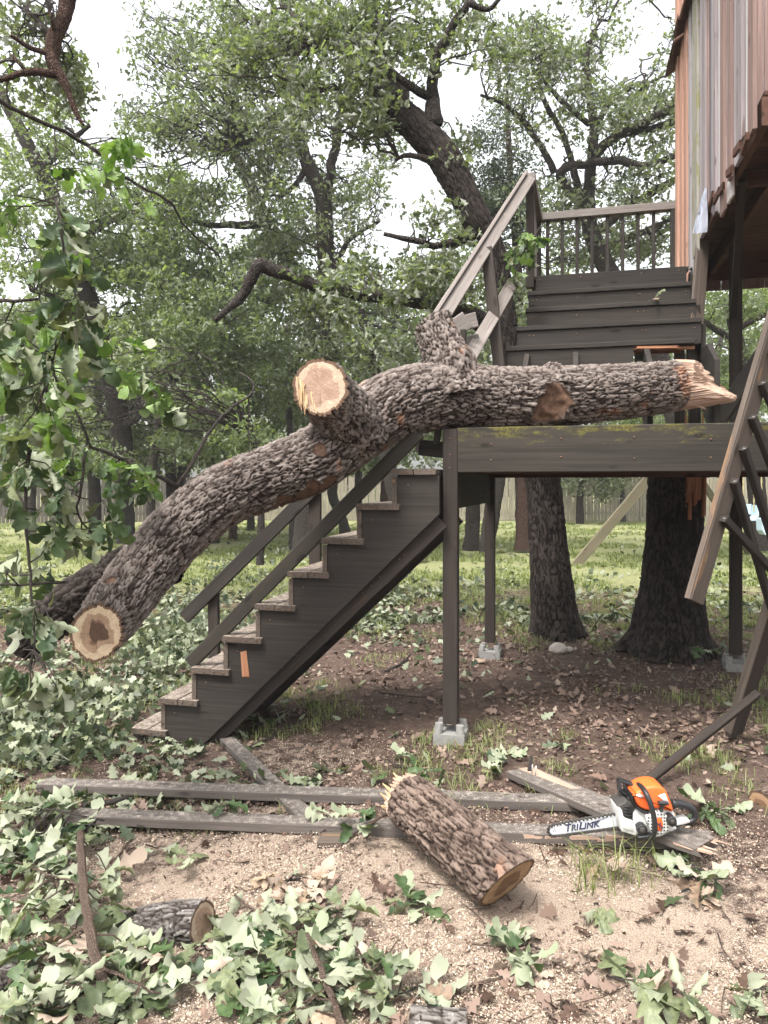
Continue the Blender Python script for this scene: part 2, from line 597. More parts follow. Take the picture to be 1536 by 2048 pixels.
def leaf_mat(name, front0, front1, back, young=None, trans=0.25, per='attr', rough=0.5, spec=0.35):
    t = NT(name)
    if per == 'attr':
        r = t.attr('lr', 'Fac')
    else:
        r = t.node('ShaderNodeObjectInfo').outputs['Random']
    stops = [(0.0, front0), (0.75, front1)]
    if young:
        stops.append((1.0, young))
    fr = t.ramp(r, stops)
    vein = t.noise(t.pos(), 60, 3)
    fr = t.mix(1.0, fr, t.ramp(vein, [(0.3, (0.62, 0.66, 0.60)), (0.7, (1.3, 1.26, 1.25))]), 'MULTIPLY')
    bk = t.mix(r, tuple(x * 0.8 for x in back), back)
    col = t.mix(t.node('ShaderNodeNewGeometry').outputs['Backfacing'], fr, bk)
    t.base(col, rough, spec)
    tr = t.node('ShaderNodeBsdfTranslucent')
    t.l.new(t.mix(1.0, fr, (1.6, 1.75, 0.8), 'MULTIPLY'), tr.inputs['Color'])
    mx = t.node('ShaderNodeMixShader')
    mx.inputs[0].default_value = trans
    t.l.new(t.b.outputs[0], mx.inputs[1])
    t.l.new(tr.outputs[0], mx.inputs[2])
    t.l.new(mx.outputs[0], t.out.inputs['Surface'])
    return t.m

M = {}
M['stain'] = wood('dark_stained_wood', (0.0164, 0.0139, 0.0119), (0.0394, 0.0336, 0.0295), worn=(0.1640, 0.0902, 0.0492), worn_at=0.70)
M['stain_post'] = wood('dark_stained_post', (0.0180, 0.0139, 0.0115), (0.0426, 0.0336, 0.0287), worn=(0.1640, 0.0820, 0.0410), worn_at=0.66)
M['stain_moss'] = wood('mossy_stained_wood', (0.0164, 0.0148, 0.0123), (0.0410, 0.0353, 0.0295))
mossy_edge(M['stain_moss'], 1.80, 1.96)
M['stain_dust'] = wood('dusty_stained_wood', (0.048, 0.041, 0.037), (0.115, 0.100, 0.090), worn=(0.22, 0.15, 0.10), worn_at=0.70, dust=0.115, dustc=(0.33, 0.29, 0.25))
M['tread'] = wood('sawdusted_tread', (0.0450, 0.0360, 0.0297), (0.1080, 0.0855, 0.0702), worn=(0.2160, 0.1350, 0.0810), worn_at=0.66, dust=0.15, dustc=(0.3240, 0.2700, 0.2250))
M['grey_rail'] = wood('skylit_rail_wood', (0.1056, 0.0924, 0.0836), (0.2112, 0.1892, 0.1760), worn=(0.3168, 0.2728, 0.2376), worn_at=0.62)  # lighter grey paints the sky's light onto dark stained rails
M['worn_rail'] = wood('worn_tan_wood', (0.0425, 0.0340, 0.0281), (0.0978, 0.0782, 0.0638), worn=(0.2040, 0.1232, 0.0723), worn_at=0.60, moss=0.03)
M['raw'] = wood('fresh_split_wood', (0.2112, 0.1364, 0.0986), (0.4400, 0.3212, 0.2508), grain=(3, 45, 45))
M['raw_red'] = wood('reddish_split_wood', (0.20, 0.085, 0.045), (0.42, 0.21, 0.12), grain=(3, 45, 45))
M['under'] = wood('red_brown_floor_wood', (0.0467, 0.0221, 0.0153), (0.0978, 0.0493, 0.0340), grain=(2, 30, 30))
M['fence_dark'] = wood('dark_brown_fence_wood', (0.055, 0.048, 0.042), (0.12, 0.105, 0.09), grain=(2, 30, 30))  # left fence: darker brown boards than the back fence
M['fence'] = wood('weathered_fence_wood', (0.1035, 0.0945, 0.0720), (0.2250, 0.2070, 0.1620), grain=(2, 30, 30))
M['moss_timber'] = wood('mossy_timber', (0.0850, 0.0748, 0.0510), (0.1700, 0.1487, 0.1020), moss=0.10, mossc=((0.1020, 0.1105, 0.0425), (0.1700, 0.1700, 0.0765)))
M['bark'] = bark('oak_bark', (0.0150, 0.0106, 0.0088), (0.0598, 0.0466, 0.0405), (0.1628, 0.1373, 0.1232), (0.3168, 0.3080, 0.2948), 0.575, redness=0.75)
M['bark_warm'] = bark('warm_brown_oak_bark', (0.0176, 0.0114, 0.0088), (0.0616, 0.0440, 0.0352), (0.1452, 0.1091, 0.0898), (0.2376, 0.2068, 0.1848), 0.62, redness=0.4)
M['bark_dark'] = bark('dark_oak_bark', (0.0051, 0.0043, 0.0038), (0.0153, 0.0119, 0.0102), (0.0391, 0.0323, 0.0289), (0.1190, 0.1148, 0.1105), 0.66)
M['bark_pale'] = bark('lichened_bark', (0.020, 0.016, 0.014), (0.060, 0.052, 0.047), (0.135, 0.124, 0.115), (0.27, 0.27, 0.26), 0.55)
M['bark_far'] = bark('distant_oak_bark', (0.0270, 0.0216, 0.0189), (0.0810, 0.0684, 0.0612), (0.1800, 0.1575, 0.1440), (0.2700, 0.2700, 0.2430), 0.55, geo=False)
M['bark_red'] = bark('cedar_bark', (0.045, 0.026, 0.02), (0.13, 0.08, 0.062), (0.22, 0.15, 0.12), (0.28, 0.24, 0.2), 0.66, geo=False)
M['twig'] = bark('twig_bark', (0.06, 0.05, 0.045), (0.13, 0.11, 0.098), (0.21, 0.19, 0.17), (0.34, 0.33, 0.31), 0.55, geo=False, fine=3)
M['stick'] = bark('stick_bark', (0.11, 0.075, 0.056), (0.25, 0.18, 0.14), (0.38, 0.30, 0.25), (0.46, 0.42, 0.38), 0.6, geo=False, fine=3)
M['nail'] = simple('rusty_nail', (0.15, 0.085, 0.055), 0.6, 0.3, 0.3, vary=0.4)
M['conc'] = simple('concrete', (0.2125, 0.2065, 0.1955), 0.95, 0.1, vary=0.35)
M['stone'] = simple('pale_stone', (0.4250, 0.3825, 0.3400), 0.9, 0.1, vary=0.35)

def cut_wood(name, sap, heart, heart_r, core=None, core_r=0.0, lines=True, crack=False):
    t = NT(name)
    gc = t.attr('gc')
    k, lx, lz = t.sep(gc)
    w = t.noise(gc, 9, 3, 0.6)
    w2 = t.noise(t.scale(gc, (0, 1, 1)), 11, 2, 0.5)
    kk = t.math('ADD', k, t.math('ADD', t.math('MULTIPLY', t.math('SUBTRACT', w, 0.5), 0.22), t.math('MULTIPLY', t.math('SUBTRACT', w2, 0.5), 0.75)))
    rings = t.math('SINE', t.math('MULTIPLY', kk, 75.0))
    col = t.mix(t.f(kk, heart_r + 0.03, heart_r - 0.03), sap, heart)
    if core:
        col = t.mix(t.f(kk, core_r + 0.03, core_r - 0.03), col, core)
    col = t.mix(1.0, col, t.ramp(t.f(rings, -1, 1), [(0, (0.9, 0.88, 0.86)), (1, (1.06, 1.06, 1.06))]), 'MULTIPLY')
    if lines:
        cb = t.node('ShaderNodeCombineXYZ')
        t.l.new(t.math('MULTIPLY', lx, 12.0), cb.inputs[0])
        t.l.new(t.math('ADD', t.math('MULTIPLY', lz, 330.0), t.math('MULTIPLY', lx, 150.0)), cb.inputs[1])
        sl = t.noise(cb.outputs[0], 1.0, 2, 0.5)
        col = t.mix(1.0, col, t.ramp(sl, [(0.35, (0.78, 0.74, 0.70)), (0.65, (1.08, 1.08, 1.08))]), 'MULTIPLY')
    nv = t.node('ShaderNodeVectorMath', operation='NORMALIZE')
    cb2 = t.node('ShaderNodeCombineXYZ')
    t.l.new(lx, cb2.inputs[0]); t.l.new(lz, cb2.inputs[1])
    t.l.new(cb2.outputs[0], nv.inputs[0])
    rc = t.noise(nv.outputs['Vector'], 4.5, 3, 0.6)
    ck = t.f(t.math('ABSOLUTE', t.math('SUBTRACT', rc, 0.5)), 0.010, 0.002)
    col = t.mix(t.math('MULTIPLY', ck, t.math('MULTIPLY', t.f(k, 0.78, 0.5), 0.8)), col, (0.07, 0.045, 0.032))
    st = t.noise(t.scale(gc, (0, 1, 1)), 28, 4, 0.7)
    col = t.mix(1.0, col, t.ramp(st, [(0.3, (0.80, 0.76, 0.72)), (0.65, (1.06, 1.06, 1.06))]), 'MULTIPLY')
    col = t.mix(t.f(t.math('ADD', k, t.math('MULTIPLY', t.math('SUBTRACT', w, 0.5), 0.10)), 0.90, 0.925), col, (0.11, 0.065, 0.042))
    t.bump(t.noise(gc, 160, 3), 0.3, 0.003)
    return t.base(col, 0.85, 0.15)

M['cut_a'] = cut_wood('sawn_oak_pink', (0.43, 0.345, 0.265), (0.335, 0.235, 0.18), 0.68)
M['cut_b'] = cut_wood('sawn_oak_decayed', (0.4576, 0.3608, 0.2552), (0.2904, 0.1980, 0.1364), 0.66, (0.0880, 0.0546, 0.0387), 0.40, lines=False)
M['cut_c'] = cut_wood('sawn_oak_tan', (0.3780, 0.2565, 0.1575), (0.1980, 0.1215, 0.0765), 0.55)
M['splinter'] = wood('yellow_splintered_wood', (0.2640, 0.1628, 0.0792), (0.4752, 0.3520, 0.2200), grain=(3, 60, 60))

M['leaf'] = leaf_mat('oak_leaf', (0.024, 0.046, 0.019), (0.062, 0.098, 0.038), (0.27, 0.30, 0.195), per='obj', trans=0.18)
M['leaf_pale'] = leaf_mat('wilting_oak_leaf', (0.055, 0.075, 0.036), (0.150, 0.170, 0.092), (0.27, 0.285, 0.20), per='obj', trans=0.18)
M['leaf_bright'] = leaf_mat('young_oak_leaf', (0.07, 0.13, 0.03), (0.13, 0.205, 0.045), (0.27, 0.36, 0.15), per='obj', trans=0.35)
M['leaf_dead'] = leaf_mat('dead_oak_leaf', (0.1105, 0.0723, 0.0510), (0.2890, 0.2125, 0.1530), (0.3570, 0.2805, 0.2210), per='obj', trans=0.05, spec=0.15)
M['crown'] = leaf_mat('oak_crown_leaf', (0.047, 0.064, 0.034), (0.115, 0.138, 0.080), (0.32, 0.34, 0.265), young=(0.22, 0.26, 0.13), trans=0.5, rough=0.38, spec=0.5)  # pale leaf backs, brightened further to paint white glints into the canopy
M['crown_lt'] = leaf_mat('light_crown_leaf', (0.058, 0.082, 0.037), (0.135, 0.17, 0.078), (0.29, 0.32, 0.22), young=(0.24, 0.295, 0.115), trans=0.52, rough=0.4, spec=0.45)
M['cedar'] = leaf_mat('cedar_foliage', (0.028, 0.042, 0.027), (0.065, 0.085, 0.052), (0.08, 0.10, 0.065), trans=0.2)
M['debris'] = leaf_mat('fallen_green_leaf', (0.020, 0.034, 0.016), (0.075, 0.095, 0.045), (0.25, 0.27, 0.185), young=(0.23, 0.245, 0.15), trans=0.1)
M['litter'] = leaf_mat('brown_leaf_litter', (0.0467, 0.0289, 0.0221), (0.1530, 0.1003, 0.0799), (0.2040, 0.1445, 0.1148), young=(0.3570, 0.2805, 0.2295), trans=0.0, spec=0.15)
M['chips'] = leaf_mat('sawdust_chips', (0.2856, 0.2016, 0.1470), (0.4872, 0.3864, 0.3024), (0.4368, 0.3528, 0.2772), young=(0.5880, 0.5124, 0.4284), trans=0.0, spec=0.1)
M['grass'] = leaf_mat('grass_blade', (0.10, 0.125, 0.04), (0.22, 0.25, 0.088), (0.20, 0.23, 0.09), young=(0.36, 0.36, 0.18), trans=0.3)

def ground_mat():
    t = NT('forest_floor')
    p = t.pos()
    gm = t.attr('grass', 'Fac')
    sm = t.attr('saw', 'Fac')
    fine = t.noise(p, 90, 4, 0.75)
    mid = t.noise(p, 14, 5, 0.65)
    big = t.noise(p, 2.2, 4, 0.6)
    soil = t.ramp(t.math('ADD', t.math('MULTIPLY', fine, 0.6), t.math('MULTIPLY', mid, 0.4)), [(0.32, (0.0369, 0.0246, 0.0197)), (0.52, (0.0984, 0.0681, 0.0549)), (0.70, (0.2214, 0.1681, 0.1394))])
    soil = t.mix(t.f(big, 0.35, 0.7), soil, t.mix(1.0, soil, (0.75, 0.72, 0.7), 'MULTIPLY'))
    gr = t.ramp(t.math('ADD', t.math('MULTIPLY', fine, 0.5), t.math('MULTIPLY', mid, 0.5)), [(0.35, (0.105, 0.112, 0.050)), (0.55, (0.215, 0.222, 0.105)), (0.7, (0.345, 0.34, 0.19))])
    gfac = t.f(t.math('ADD', gm, t.math('MULTIPLY', t.math('SUBTRACT', mid, 0.5), 1.3)), 0.42, 0.58)
    col = t.mix(gfac, soil, gr)
    chip = t.noise(p, 210, 3, 0.8)
    saw = t.ramp(chip, [(0.30, (0.090, 0.060, 0.045)), (0.46, (0.235, 0.178, 0.136)), (0.66, (0.43, 0.355, 0.285))])
    sfac = t.f(t.math('ADD', sm, t.math('ADD', t.math('MULTIPLY', t.math('SUBTRACT', mid, 0.5), 1.2), t.math('MULTIPLY', t.math('SUBTRACT', chip, 0.5), 0.9))), 0.45, 0.62)
    col = t.mix(sfac, col, saw)
    t.bump(t.math('ADD', fine, t.math('MULTIPLY', chip, 0.6)), 0.7, 0.012)
    return t.base(col, 0.95, 0.1)
M['ground'] = ground_mat()
# ------------------------------------------------------------------ logs
def px(spec):
    return [P(u, v, y) for u, v, y, r in spec], [r / F * y for u, v, y, r in spec]

def shear_end(V, T, n, span=0.22, end=-1):
    """cut a limb's end obliquely: its last ring comes to lie in the plane with normal n"""
    n = np.array(n, float); n /= np.linalg.norm(n)
    d = T[end]
    c = V[end].mean(0)
    dist = np.linalg.norm(V.mean(1) - c, axis=1)
    for i in range(len(V)):
        w = 1 - sstep(0, span, dist[i])
        if w <= 0: continue
        ci = V[i].mean(0)
        s_ = -((V[i] - ci) @ n) / (d @ n)
        V[i] += w * s_[:, None] * d[None, :]
    return V

def log_limb(name, mat, parent, spec, ds, nth, cut=None, world_pts=False, **k):
    pts, rad = px(spec) if not world_pts else ([Vector(p[:3]) for p in spec], [p[3] for p in spec])
    V, f, at, C, T = bark_tube(pts, rad, ds, nth, **k)
    if cut is not None:
        V = shear_end(V, T, cut)
    me = np_mesh(name, V.reshape(-1, 3), f, False, at, wloc(parent))
    link(name, me, M[mat], parent)
    return V, C, T

def rvec(s=1.0):
    return Vector((rnd.gauss(0, 1), rnd.gauss(0, 1), rnd.gauss(0, 1))).normalized() * s

# ------------------------------------------------------------------ scattered litter (nobody could count it)
def lobed_template(rows):
    V = []
    for (t, w, fwd) in rows:
        for sx in (-1, 0, 1):
            V.append((sx * w, t + fwd * abs(sx) - 0.5, 0.10 * abs(sx) * w - 0.1 * t * t))
    Fc = []
    for i in range(len(rows) - 1):
        a = i * 3
        Fc += [(a, a + 1, a + 4, a + 3), (a + 1, a + 2, a + 5, a + 4)]
    return np.array(V), np.array(Fc)
T_LOBED = lobed_template([(0, .01, 0), (.16, .06, .02), (.28, .2, .05), (.38, .11, .02), (.54, .35, .06), (.66, .15, .02), (.86, .27, .05), (1, .04, 0)])
T_CARD = (np.array([(0, -.5, 0), (-.3, -.12, .10), (-.22, .28, .09), (0, .5, -.03), (.22, .28, .09), (.3, -.12, .10)]), np.array([(0, 3, 2, 1), (0, 5, 4, 3)]))
_h = [(-.07, -.27, .02), (-.30, .0, .10), (-.11, .13, .03), (-.23, .37, .08)]
T_CROWN = (np.array([(0, -.5, 0)] + _h + [(0, .5, -.06)] + [(-a_, b_, c_) for a_, b_, c_ in _h[::-1]]), np.array([(0, 5, 4, 3, 2, 1), (0, 9, 8, 7, 6, 5)]))
T_CHIP = (np.array([(-.5, -.5, 0), (.5, -.35, 0.1), (.4, .5, 0), (-.5, .4, 0.1)]), np.array([(0, 1, 2, 3)]))

def frames(n, flat, g=rng):
    """random frames; flat 0 = any direction, 1 = lying flat"""
    nn = g.normal(size=(n, 3)) * (1 - flat)
    nn[:, 2] += flat * np.where(g.random(n) < 0.5, 1, -1) if flat > 0.5 else 0.35
    nn /= np.linalg.norm(nn, axis=1)[:, None]
    d = g.normal(size=(n, 3))
    d[:, 2] -= 0.5 * (1 - flat)
    d -= nn * (d * nn).sum(1)[:, None]
    d /= np.linalg.norm(d, axis=1)[:, None] + 1e-9
    x = np.cross(d, nn)
    return x, d, nn

def scatter(name, mat, pos, size, template, flat, parent=None, g=rng, lr=None):
    TV, TF = template
    n = len(pos)
    x, d, nn = frames(n, flat, g)
    size = np.broadcast_to(size, (n,))
    V = pos[:, None, :] + size[:, None, None] * (TV[None, :, 0, None] * x[:, None, :] + TV[None, :, 1, None] * d[:, None, :] + TV[None, :, 2, None] * nn[:, None, :])
    Fc = (TF[None] + (np.arange(n) * len(TV))[:, None, None]).reshape(-1, TF.shape[1])
    lr = g.random(n) if lr is None else lr
    at = {'lr': ('FACE', 'FLOAT', np.repeat(lr, len(TF)))}
    me = np_mesh(name, V.reshape(-1, 3), Fc, False, at, wloc(parent) if parent is not None else None)
    return link(name, me, mat, parent)

# ------------------------------------------------------------------ ground
def grass_mask(x, y):
    m = sstep(9, 17, y) * 0.66 + 0.16 * sstep(5.5, 9, y) + 0.20 * sstep(3.0, 4.8, y)
    m = m + 0.25 * np.exp(-(((x - 2.3) / 0.8) ** 2 + ((y - 5.0) / 0.8) ** 2))
    m = m + 0.18 * np.exp(-(((x - 0.9) / 0.9) ** 2 + ((y - 4.3) / 0.5) ** 2))
    m = m - 0.3 * np.exp(-(((x + 0.3) / 1.6) ** 2 + ((y - 9.5) / 1.8) ** 2))
    m = m - 0.25 * np.exp(-(((x - 1.6) / 1.6) ** 2 + ((y - 5.9) / 0.9) ** 2))
    return np.clip(m, 0, 1)

def saw_mask(x, y):
    m = 0.62 * np.exp(-(((x - 0.25) / 1.0) ** 2 + ((y - 2.6) / 0.65) ** 2))
    m = m + 0.40 * np.exp(-(((x + 0.75) / 0.9) ** 2 + ((y - 3.9) / 1.0) ** 2))
    m = m + 0.36 * (1 - sstep(3.0, 4.2, y)) + 0.2 * np.exp(-(((x + 0.35) / 0.5) ** 2 + ((y - 4.6) / 0.4) ** 2))
    m = m + 0.22 * np.exp(-(((x + 2.0) / 1.2) ** 2 + ((y - 5.0) / 1.2) ** 2))
    return np.clip(m, 0, 1)

def build_ground():
    ys = [-25, -12, -6, -2, 0, 0.6]
    y = 1.0
    while y < 110:
        ys.append(y)
        y += max(0.028, 0.011 * y) if y < 14 else 0.05 * y
    ys.append(130); ys.append(260)
    xs = [0.0]
    x = 0.0
    while x < 120:
        x += 0.035 if x < 3 else (0.06 if x < 6 else 0.16 * x)
        xs.append(x)
    xs = np.array([-t for t in xs[:0:-1]] + xs)
    ys = np.array(ys)
    X, Y = np.meshgrid(xs, ys)
    Z = ground_z(X, Y)
    near = 1 - sstep(9, 14, Y)
    Z = Z + near * 0.022 * (fbm(X * 6, Y * 6, 0, 8, 3) - 0.5) + near * 0.010 * (fbm(X * 25, Y * 25, 0, 9, 2) - 0.5)
    V = np.stack([X, Y, Z], -1).reshape(-1, 3)
    n, m = X.shape
    idx = np.arange(n * m).reshape(n, m)
    f = np.stack([idx[:-1, :-1], idx[:-1, 1:], idx[1:, 1:], idx[1:, :-1]], -1).reshape(-1, 4)
    at = {'grass': ('POINT', 'FLOAT', grass_mask(X, Y)), 'saw': ('POINT', 'FLOAT', saw_mask(X, Y))}
    o = link('ground', np_mesh('ground', V, f, True, at), M['ground'])
    o['kind'] = 'structure'
    o['label'] = 'reddish brown forest floor with sawdust, turning to lawn'
build_ground()

# ------------------------------------------------------------------ fence at the back of the yard
def fence(name, label, p0, p1, h, fm='fence'):
    p0, p1 = Vector(p0), Vector(p1)
    t = thing(name, label, 'fence', p0, 'wooden fences round the yard')
    d = (p1 - p0)
    L = d.length
    d.normalize()
    nrm = Vector((-d.y, d.x, 0))
    mb = MB()
    s = 0.0
    while s < L:
        w = rnd.uniform(0.125, 0.15)
        hh = h + rnd.uniform(-0.05, 0.05)
        q = p0 + d * (s + w / 2)
        z = gz(q.x, q.y)
        ln = rnd.uniform(-0.012, 0.012)
        a = Vector((q.x, q.y, z + 0.02)) + nrm * rnd.uniform(-0.004, 0.004)
        mb.beam(a, a + Vector((ln * h * d.x, ln * h * d.y, hh)), w - 0.012, 0.02, nrm, ch=0.002)
        s += w + rnd.uniform(0.0, 0.012)
    o = mb.build('picket', M[fm], t)
    o['kind'] = 'stuff'
    for z in (0.35, 1.45):
        a, b = p0 + nrm * 0.035, p1 + nrm * 0.035
        board('rail', Vector((a.x, a.y, gz(a.x, a.y) + z)), Vector((b.x, b.y, gz(b.x, b.y) + z)), 0.035, 0.09, M[fm], t, up=(0, 0, 1))
    s = 0.0
    while s <= L:
        q = p0 + d * s + nrm * 0.10
        z = gz(q.x, q.y)
        board('post', (q.x, q.y, z - 0.1), (q.x, q.y, z + h - 0.1), 0.09, 0.09, M[fm], t, up=nrm)
        s += 2.4
    return t
fence('picket_fence', 'weathered grey picket fence across the back of the lawn behind the trunks', (-6, 32.5, gz(-6, 32.5)), (18, 31.0, gz(18, 31)), 1.85)
fence('picket_fence', 'dark brown picket fence behind the hanging leafy branch, beyond the stairs', (-21, 27.5, gz(-21, 27.5)), (-6.2, 32.4, gz(-6.2, 32.4)), 1.85, 'fence_dark')

# ------------------------------------------------------------------ deck on posts
deck = thing('deck', 'raised dark stained wooden deck on posts, log lying across it', 'deck', S(0, 0, 0.07))
def vpost(a, b, z0, z1, mat='stain_post', parent=None, w=0.09, name='post', **k):
    return board(name, S(a, b, z0), S(a, b, z1), w, w, M[mat], parent if parent is not None else deck, up=E2, **k)
vpost(0, 0, gz(OX, OY) + 0.115, 1.958)
vpost(0, 2.30, 0.19, 1.69)
vpost(2.07, 2.30, 0.19, 3.74)
vpost(2.20, 0, 0.1, 1.69)
AR = 3.6
board('front_beam', S(0.0475, -0.026, 1.827), S(AR, -0.026, 1.827), 0.038, 0.272, M['stain_moss'], deck, up=EZ)
board('inner_beam', S(0.05, 0.016, 1.822), S(AR, 0.016, 1.822), 0.038, 0.272, M['under'], deck, up=EZ)
board('rear_beam', S(-0.05, 2.372, 1.825), S(AR, 2.372, 1.825), 0.038, 0.27, M['under'], deck, up=EZ)
board('rear_beam', S(-0.05, 2.226, 1.80), S(AR, 2.226, 1.80), 0.038, 0.225, M['under'], deck, up=EZ)
board('side_beam', S(-0.012, 0.05, 1.585), S(-0.012, 2.25, 1.585), 0.04, 0.24, M['stain'], deck, up=EZ)
board('side_beam', S(-0.030, 0.05, 1.83), S(-0.030, 2.25, 1.83), 0.038, 0.25, M['stain'], deck, up=EZ)
a = 0.42
while a < AR:
    board('joist', S(a, 0.04, 1.84), S(a, 2.20, 1.84), 0.038, 0.18, M['under'], deck, up=EZ)
    a += 0.41
b = 0.115
while b < 2.45:
    board('deck_board', S(-0.055, b, 1.948), S(AR, b, 1.948), 0.138, 0.028, M['tread'], deck, up=EZ)
    b += 0.145
# broken bits of rail still nailed to the corner of the deck
board('rail_stub', S(-0.215, 0.10, 1.855), S(-0.058, 0.10, 1.835), 0.05, 0.10, M['stain'], deck, up=EZ, jag0=0.004)
board('rail_stub', S(-0.10, 0.04, 1.87), S(-0.085, 0.04, 1.965), 0.04, 0.03, M['stain'], deck, up=E2)
board('rail_stub', S(-0.2165, 0.10, 1.858), S(-0.235, 0.10, 1.860), 0.055, 0.075, M['grey_rail'], deck, up=EZ)

def pier(u_label, base, w=0.19, h=0.118):
    t = thing('concrete_block', u_label, 'block', base, 'concrete pier blocks under the deck posts')
    x, y, z = base
    mb = MB()
    c0, c1 = w / 2, w / 2 * 0.86
    def fn(p, q, tt):
        return Vector((x, y, z)) + p * E1 + q * E2 + Vector((0, 0, tt))
    # a tapered block with a crossed slot in its top: four corner lugs on a base
    V = []
    mb.prism([(-c0, -c0), (c0, -c0), (c0, c0), (-c0, c0)], fn, -0.05, h * 0.55)
    mb.build('base', M['conc'], t)
    g = 0.05
    for sx in (-1, 1):
        for sy in (-1, 1):
            mb = MB()
            x0, x1 = sorted((sx * g * 0.9, sx * c0)); y0, y1 = sorted((sy * g * 0.9, sy * c0))
            ch = 0.012
            poly = [(x0 + ch, y0), (x1 - ch, y0), (x1, y0 + ch), (x1, y1 - ch), (x1 - ch, y1), (x0 + ch, y1), (x0, y1 - ch), (x0, y0 + ch)]
            mb.prism([(p * 0.985, q * 0.985) for p, q in poly], lambda p, q, tt: fn(p * (1 - 0.08 * (tt > h * 0.7)), q * (1 - 0.08 * (tt > h * 0.7)), tt), h * 0.55, h * rnd.uniform(0.94, 1.06))
            mb.build('lug', M['conc'], t)
    return t
for lab, a, b, gz0 in (('pale chipped concrete block under the front post by the stairs', 0, 0, None),
                       ('grey concrete block under the rear post beside the leaning trunk', 0, 2.30, None),
                       ('grey concrete block under the tall post behind the hanging railing', 2.07, 2.30, None)):
    p = S(a, b, 0)
    pier(lab, Vector((p.x, p.y, gz(p.x, p.y))))

# ------------------------------------------------------------------ lower stairs
stair = thing('staircase', 'dark stained open staircase climbing from the ground to the deck', 'stairs', S(-2.05, 0.2, -0.1))
RUN, RISE, A1, Z1 = 0.2226, 0.2127, -2.118, 0.0135
def nose(k):
    return A1 + RUN * (k - 1), Z1 + RISE * (k - 1)
def stringer(b0, b1, mat, name='stringer'):
    poly = [(-1.99, -0.13), (-1.66, -0.13), (-0.047, 1.442), (-0.047, nose(9)[1] - 0.04)]
    for k in range(9, 1, -1):
        a_, z_ = nose(k)
        poly += [(a_ + 0.035, z_ - 0.04), (a_ + 0.035, nose(k - 1)[1] - 0.04)]
    poly += [(A1 + 0.10, Z1 - 0.04)]
    mb = MB()
    mb.prism(poly, lambda p, q, t: S(p, t, q), b0, b1)
    return mb.build(name, mat, stair)
stringer(-0.155, -0.117, M['stain'])
stringer(0.24, 0.278, M['stain'])
stringer(0.62, 0.658, M['stain'])
# the sloping board nailed under each stringer
for b in (-0.098, 0.60):
    board('ledger', S(-1.62, b, -0.10), S(-0.05, b, 1.405), 0.036, 0.12, M['stain_post'], stair, up=EZ)
for k in range(1, 10):
    a_, z_ = nose(k)
    for j in (0, 1):
        e = rnd.uniform(-0.006, 0.006)
        board('tread', S(a_ + 0.068 + j * 0.139, -0.185 + e, z_ - 0.02), S(a_ + 0.068 + j * 0.139, 0.70 + e, z_ - 0.02 + rnd.uniform(-0.004, 0.004)), 0.134, 0.036, M['tread'], stair, up=EZ)
    if k > 1:
        board('riser', S(a_ + 0.017, -0.16, z_ - 0.135), S(a_ + 0.017, 0.68, z_ - 0.135), 0.03, 0.17, M['tread'], stair, up=EZ)
board('base_block', S(A1 + 0.03, -0.10, -0.07), S(A1 + 0.03, 0.6, -0.07), 0.10, 0.085, M['stain'], stair, up=EZ)
# patch of raw wood on the near stringer
board('patch', S(-1.295, -0.1575, 0.40), S(-1.31, -0.1575, 0.55), 0.05, 0.003, M['raw_red'], stair, up=E2, jag0=0.012, jag1=0.012, w1=0.042, wob=0.004)
# far handrail with its posts
def railpt(a):
    return 0.76 + (a + 1.971) * 0.955
board('handrail', S(-2.19, 0.685, railpt(-2.19) + 0.04), S(-0.42, 0.685, railpt(-0.42) + 0.02), 0.038, 0.10, M['stain'], stair, up=EZ)
board('rail_post', S(-1.955, 0.725, 0.06), S(-1.965, 0.725, railpt(-1.96) + 0.02), 0.085, 0.04, M['stain_post'], stair, up=E2)
board('rail_post', S(-1.135, 0.725, 0.75), S(-1.135, 0.725, railpt(-1.135) + 0.02), 0.09, 0.04, M['stain_post'], stair, up=E2)

lr = thing('handrail', 'loose dark handrail lying slanted on the edges of the stair treads', 'handrail', S(-1.68, -0.10, 0.5))
a3, z3 = nose(3); a9, z9 = nose(9)
nd = Vector((-(z9 - z3), 0, (a9 - a3))).normalized()
def offn(a, z, e):
    return a + nd.x * e, z + nd.z * e
p = offn(a3 + 0.0, z3 - 0.035, 0.055); q = offn(a9 + 0.20, z9 + 0.175, 0.06)
board('rail', S(p[0], -0.11, p[1]), S(q[0], -0.13, q[1]), 0.036, 0.088, M['stain_moss'], lr, up=Vector(nd.x * E1) + Vector((0, 0, nd.z)))

# ------------------------------------------------------------------ upper stairs and landing
up = thing('upper_staircase', 'dark closed stair flight rising from the deck to the treehouse landing', 'stairs', S(1.0, 1.5, 1.965))
UA0, UA1 = 0.365, 1.66
BL, ZL, R2, T2 = 2.16, 3.47, 0.20, 0.25
for k in range(0, 5):
    # k = 0 is the landing, then downwards
    b_, z_ = BL - T2 * k, ZL - R2 * k
    if k == 0:
        board('landing_rim', S(UA0 + 0.05, b_ + 0.016, z_ - 0.105), S(UA1, b_ + 0.016, z_ - 0.105), 0.032, 0.20, M['stain'], up, up=EZ)
        continue
    a0 = UA0 - (0.0 if k < 3 else 0.06 * (k - 2))
    a1 = UA1 if k < 4 else 1.16
    board('step_tread', S(a0 - 0.01, b_ + 0.135, z_ - 0.018), S(UA1 - (0.10 if k == 4 else 0) + 0.004, b_ + 0.135, z_ - 0.018), 0.27, 0.036, M['stain'], up, up=EZ, jag1=(0.03 if k == 4 else 0))
    board('step_riser', S(a0, b_ + 0.03, z_ - 0.118), S(a1, b_ + 0.03, z_ - 0.118), 0.03, 0.158, M['stain'], up, up=EZ)
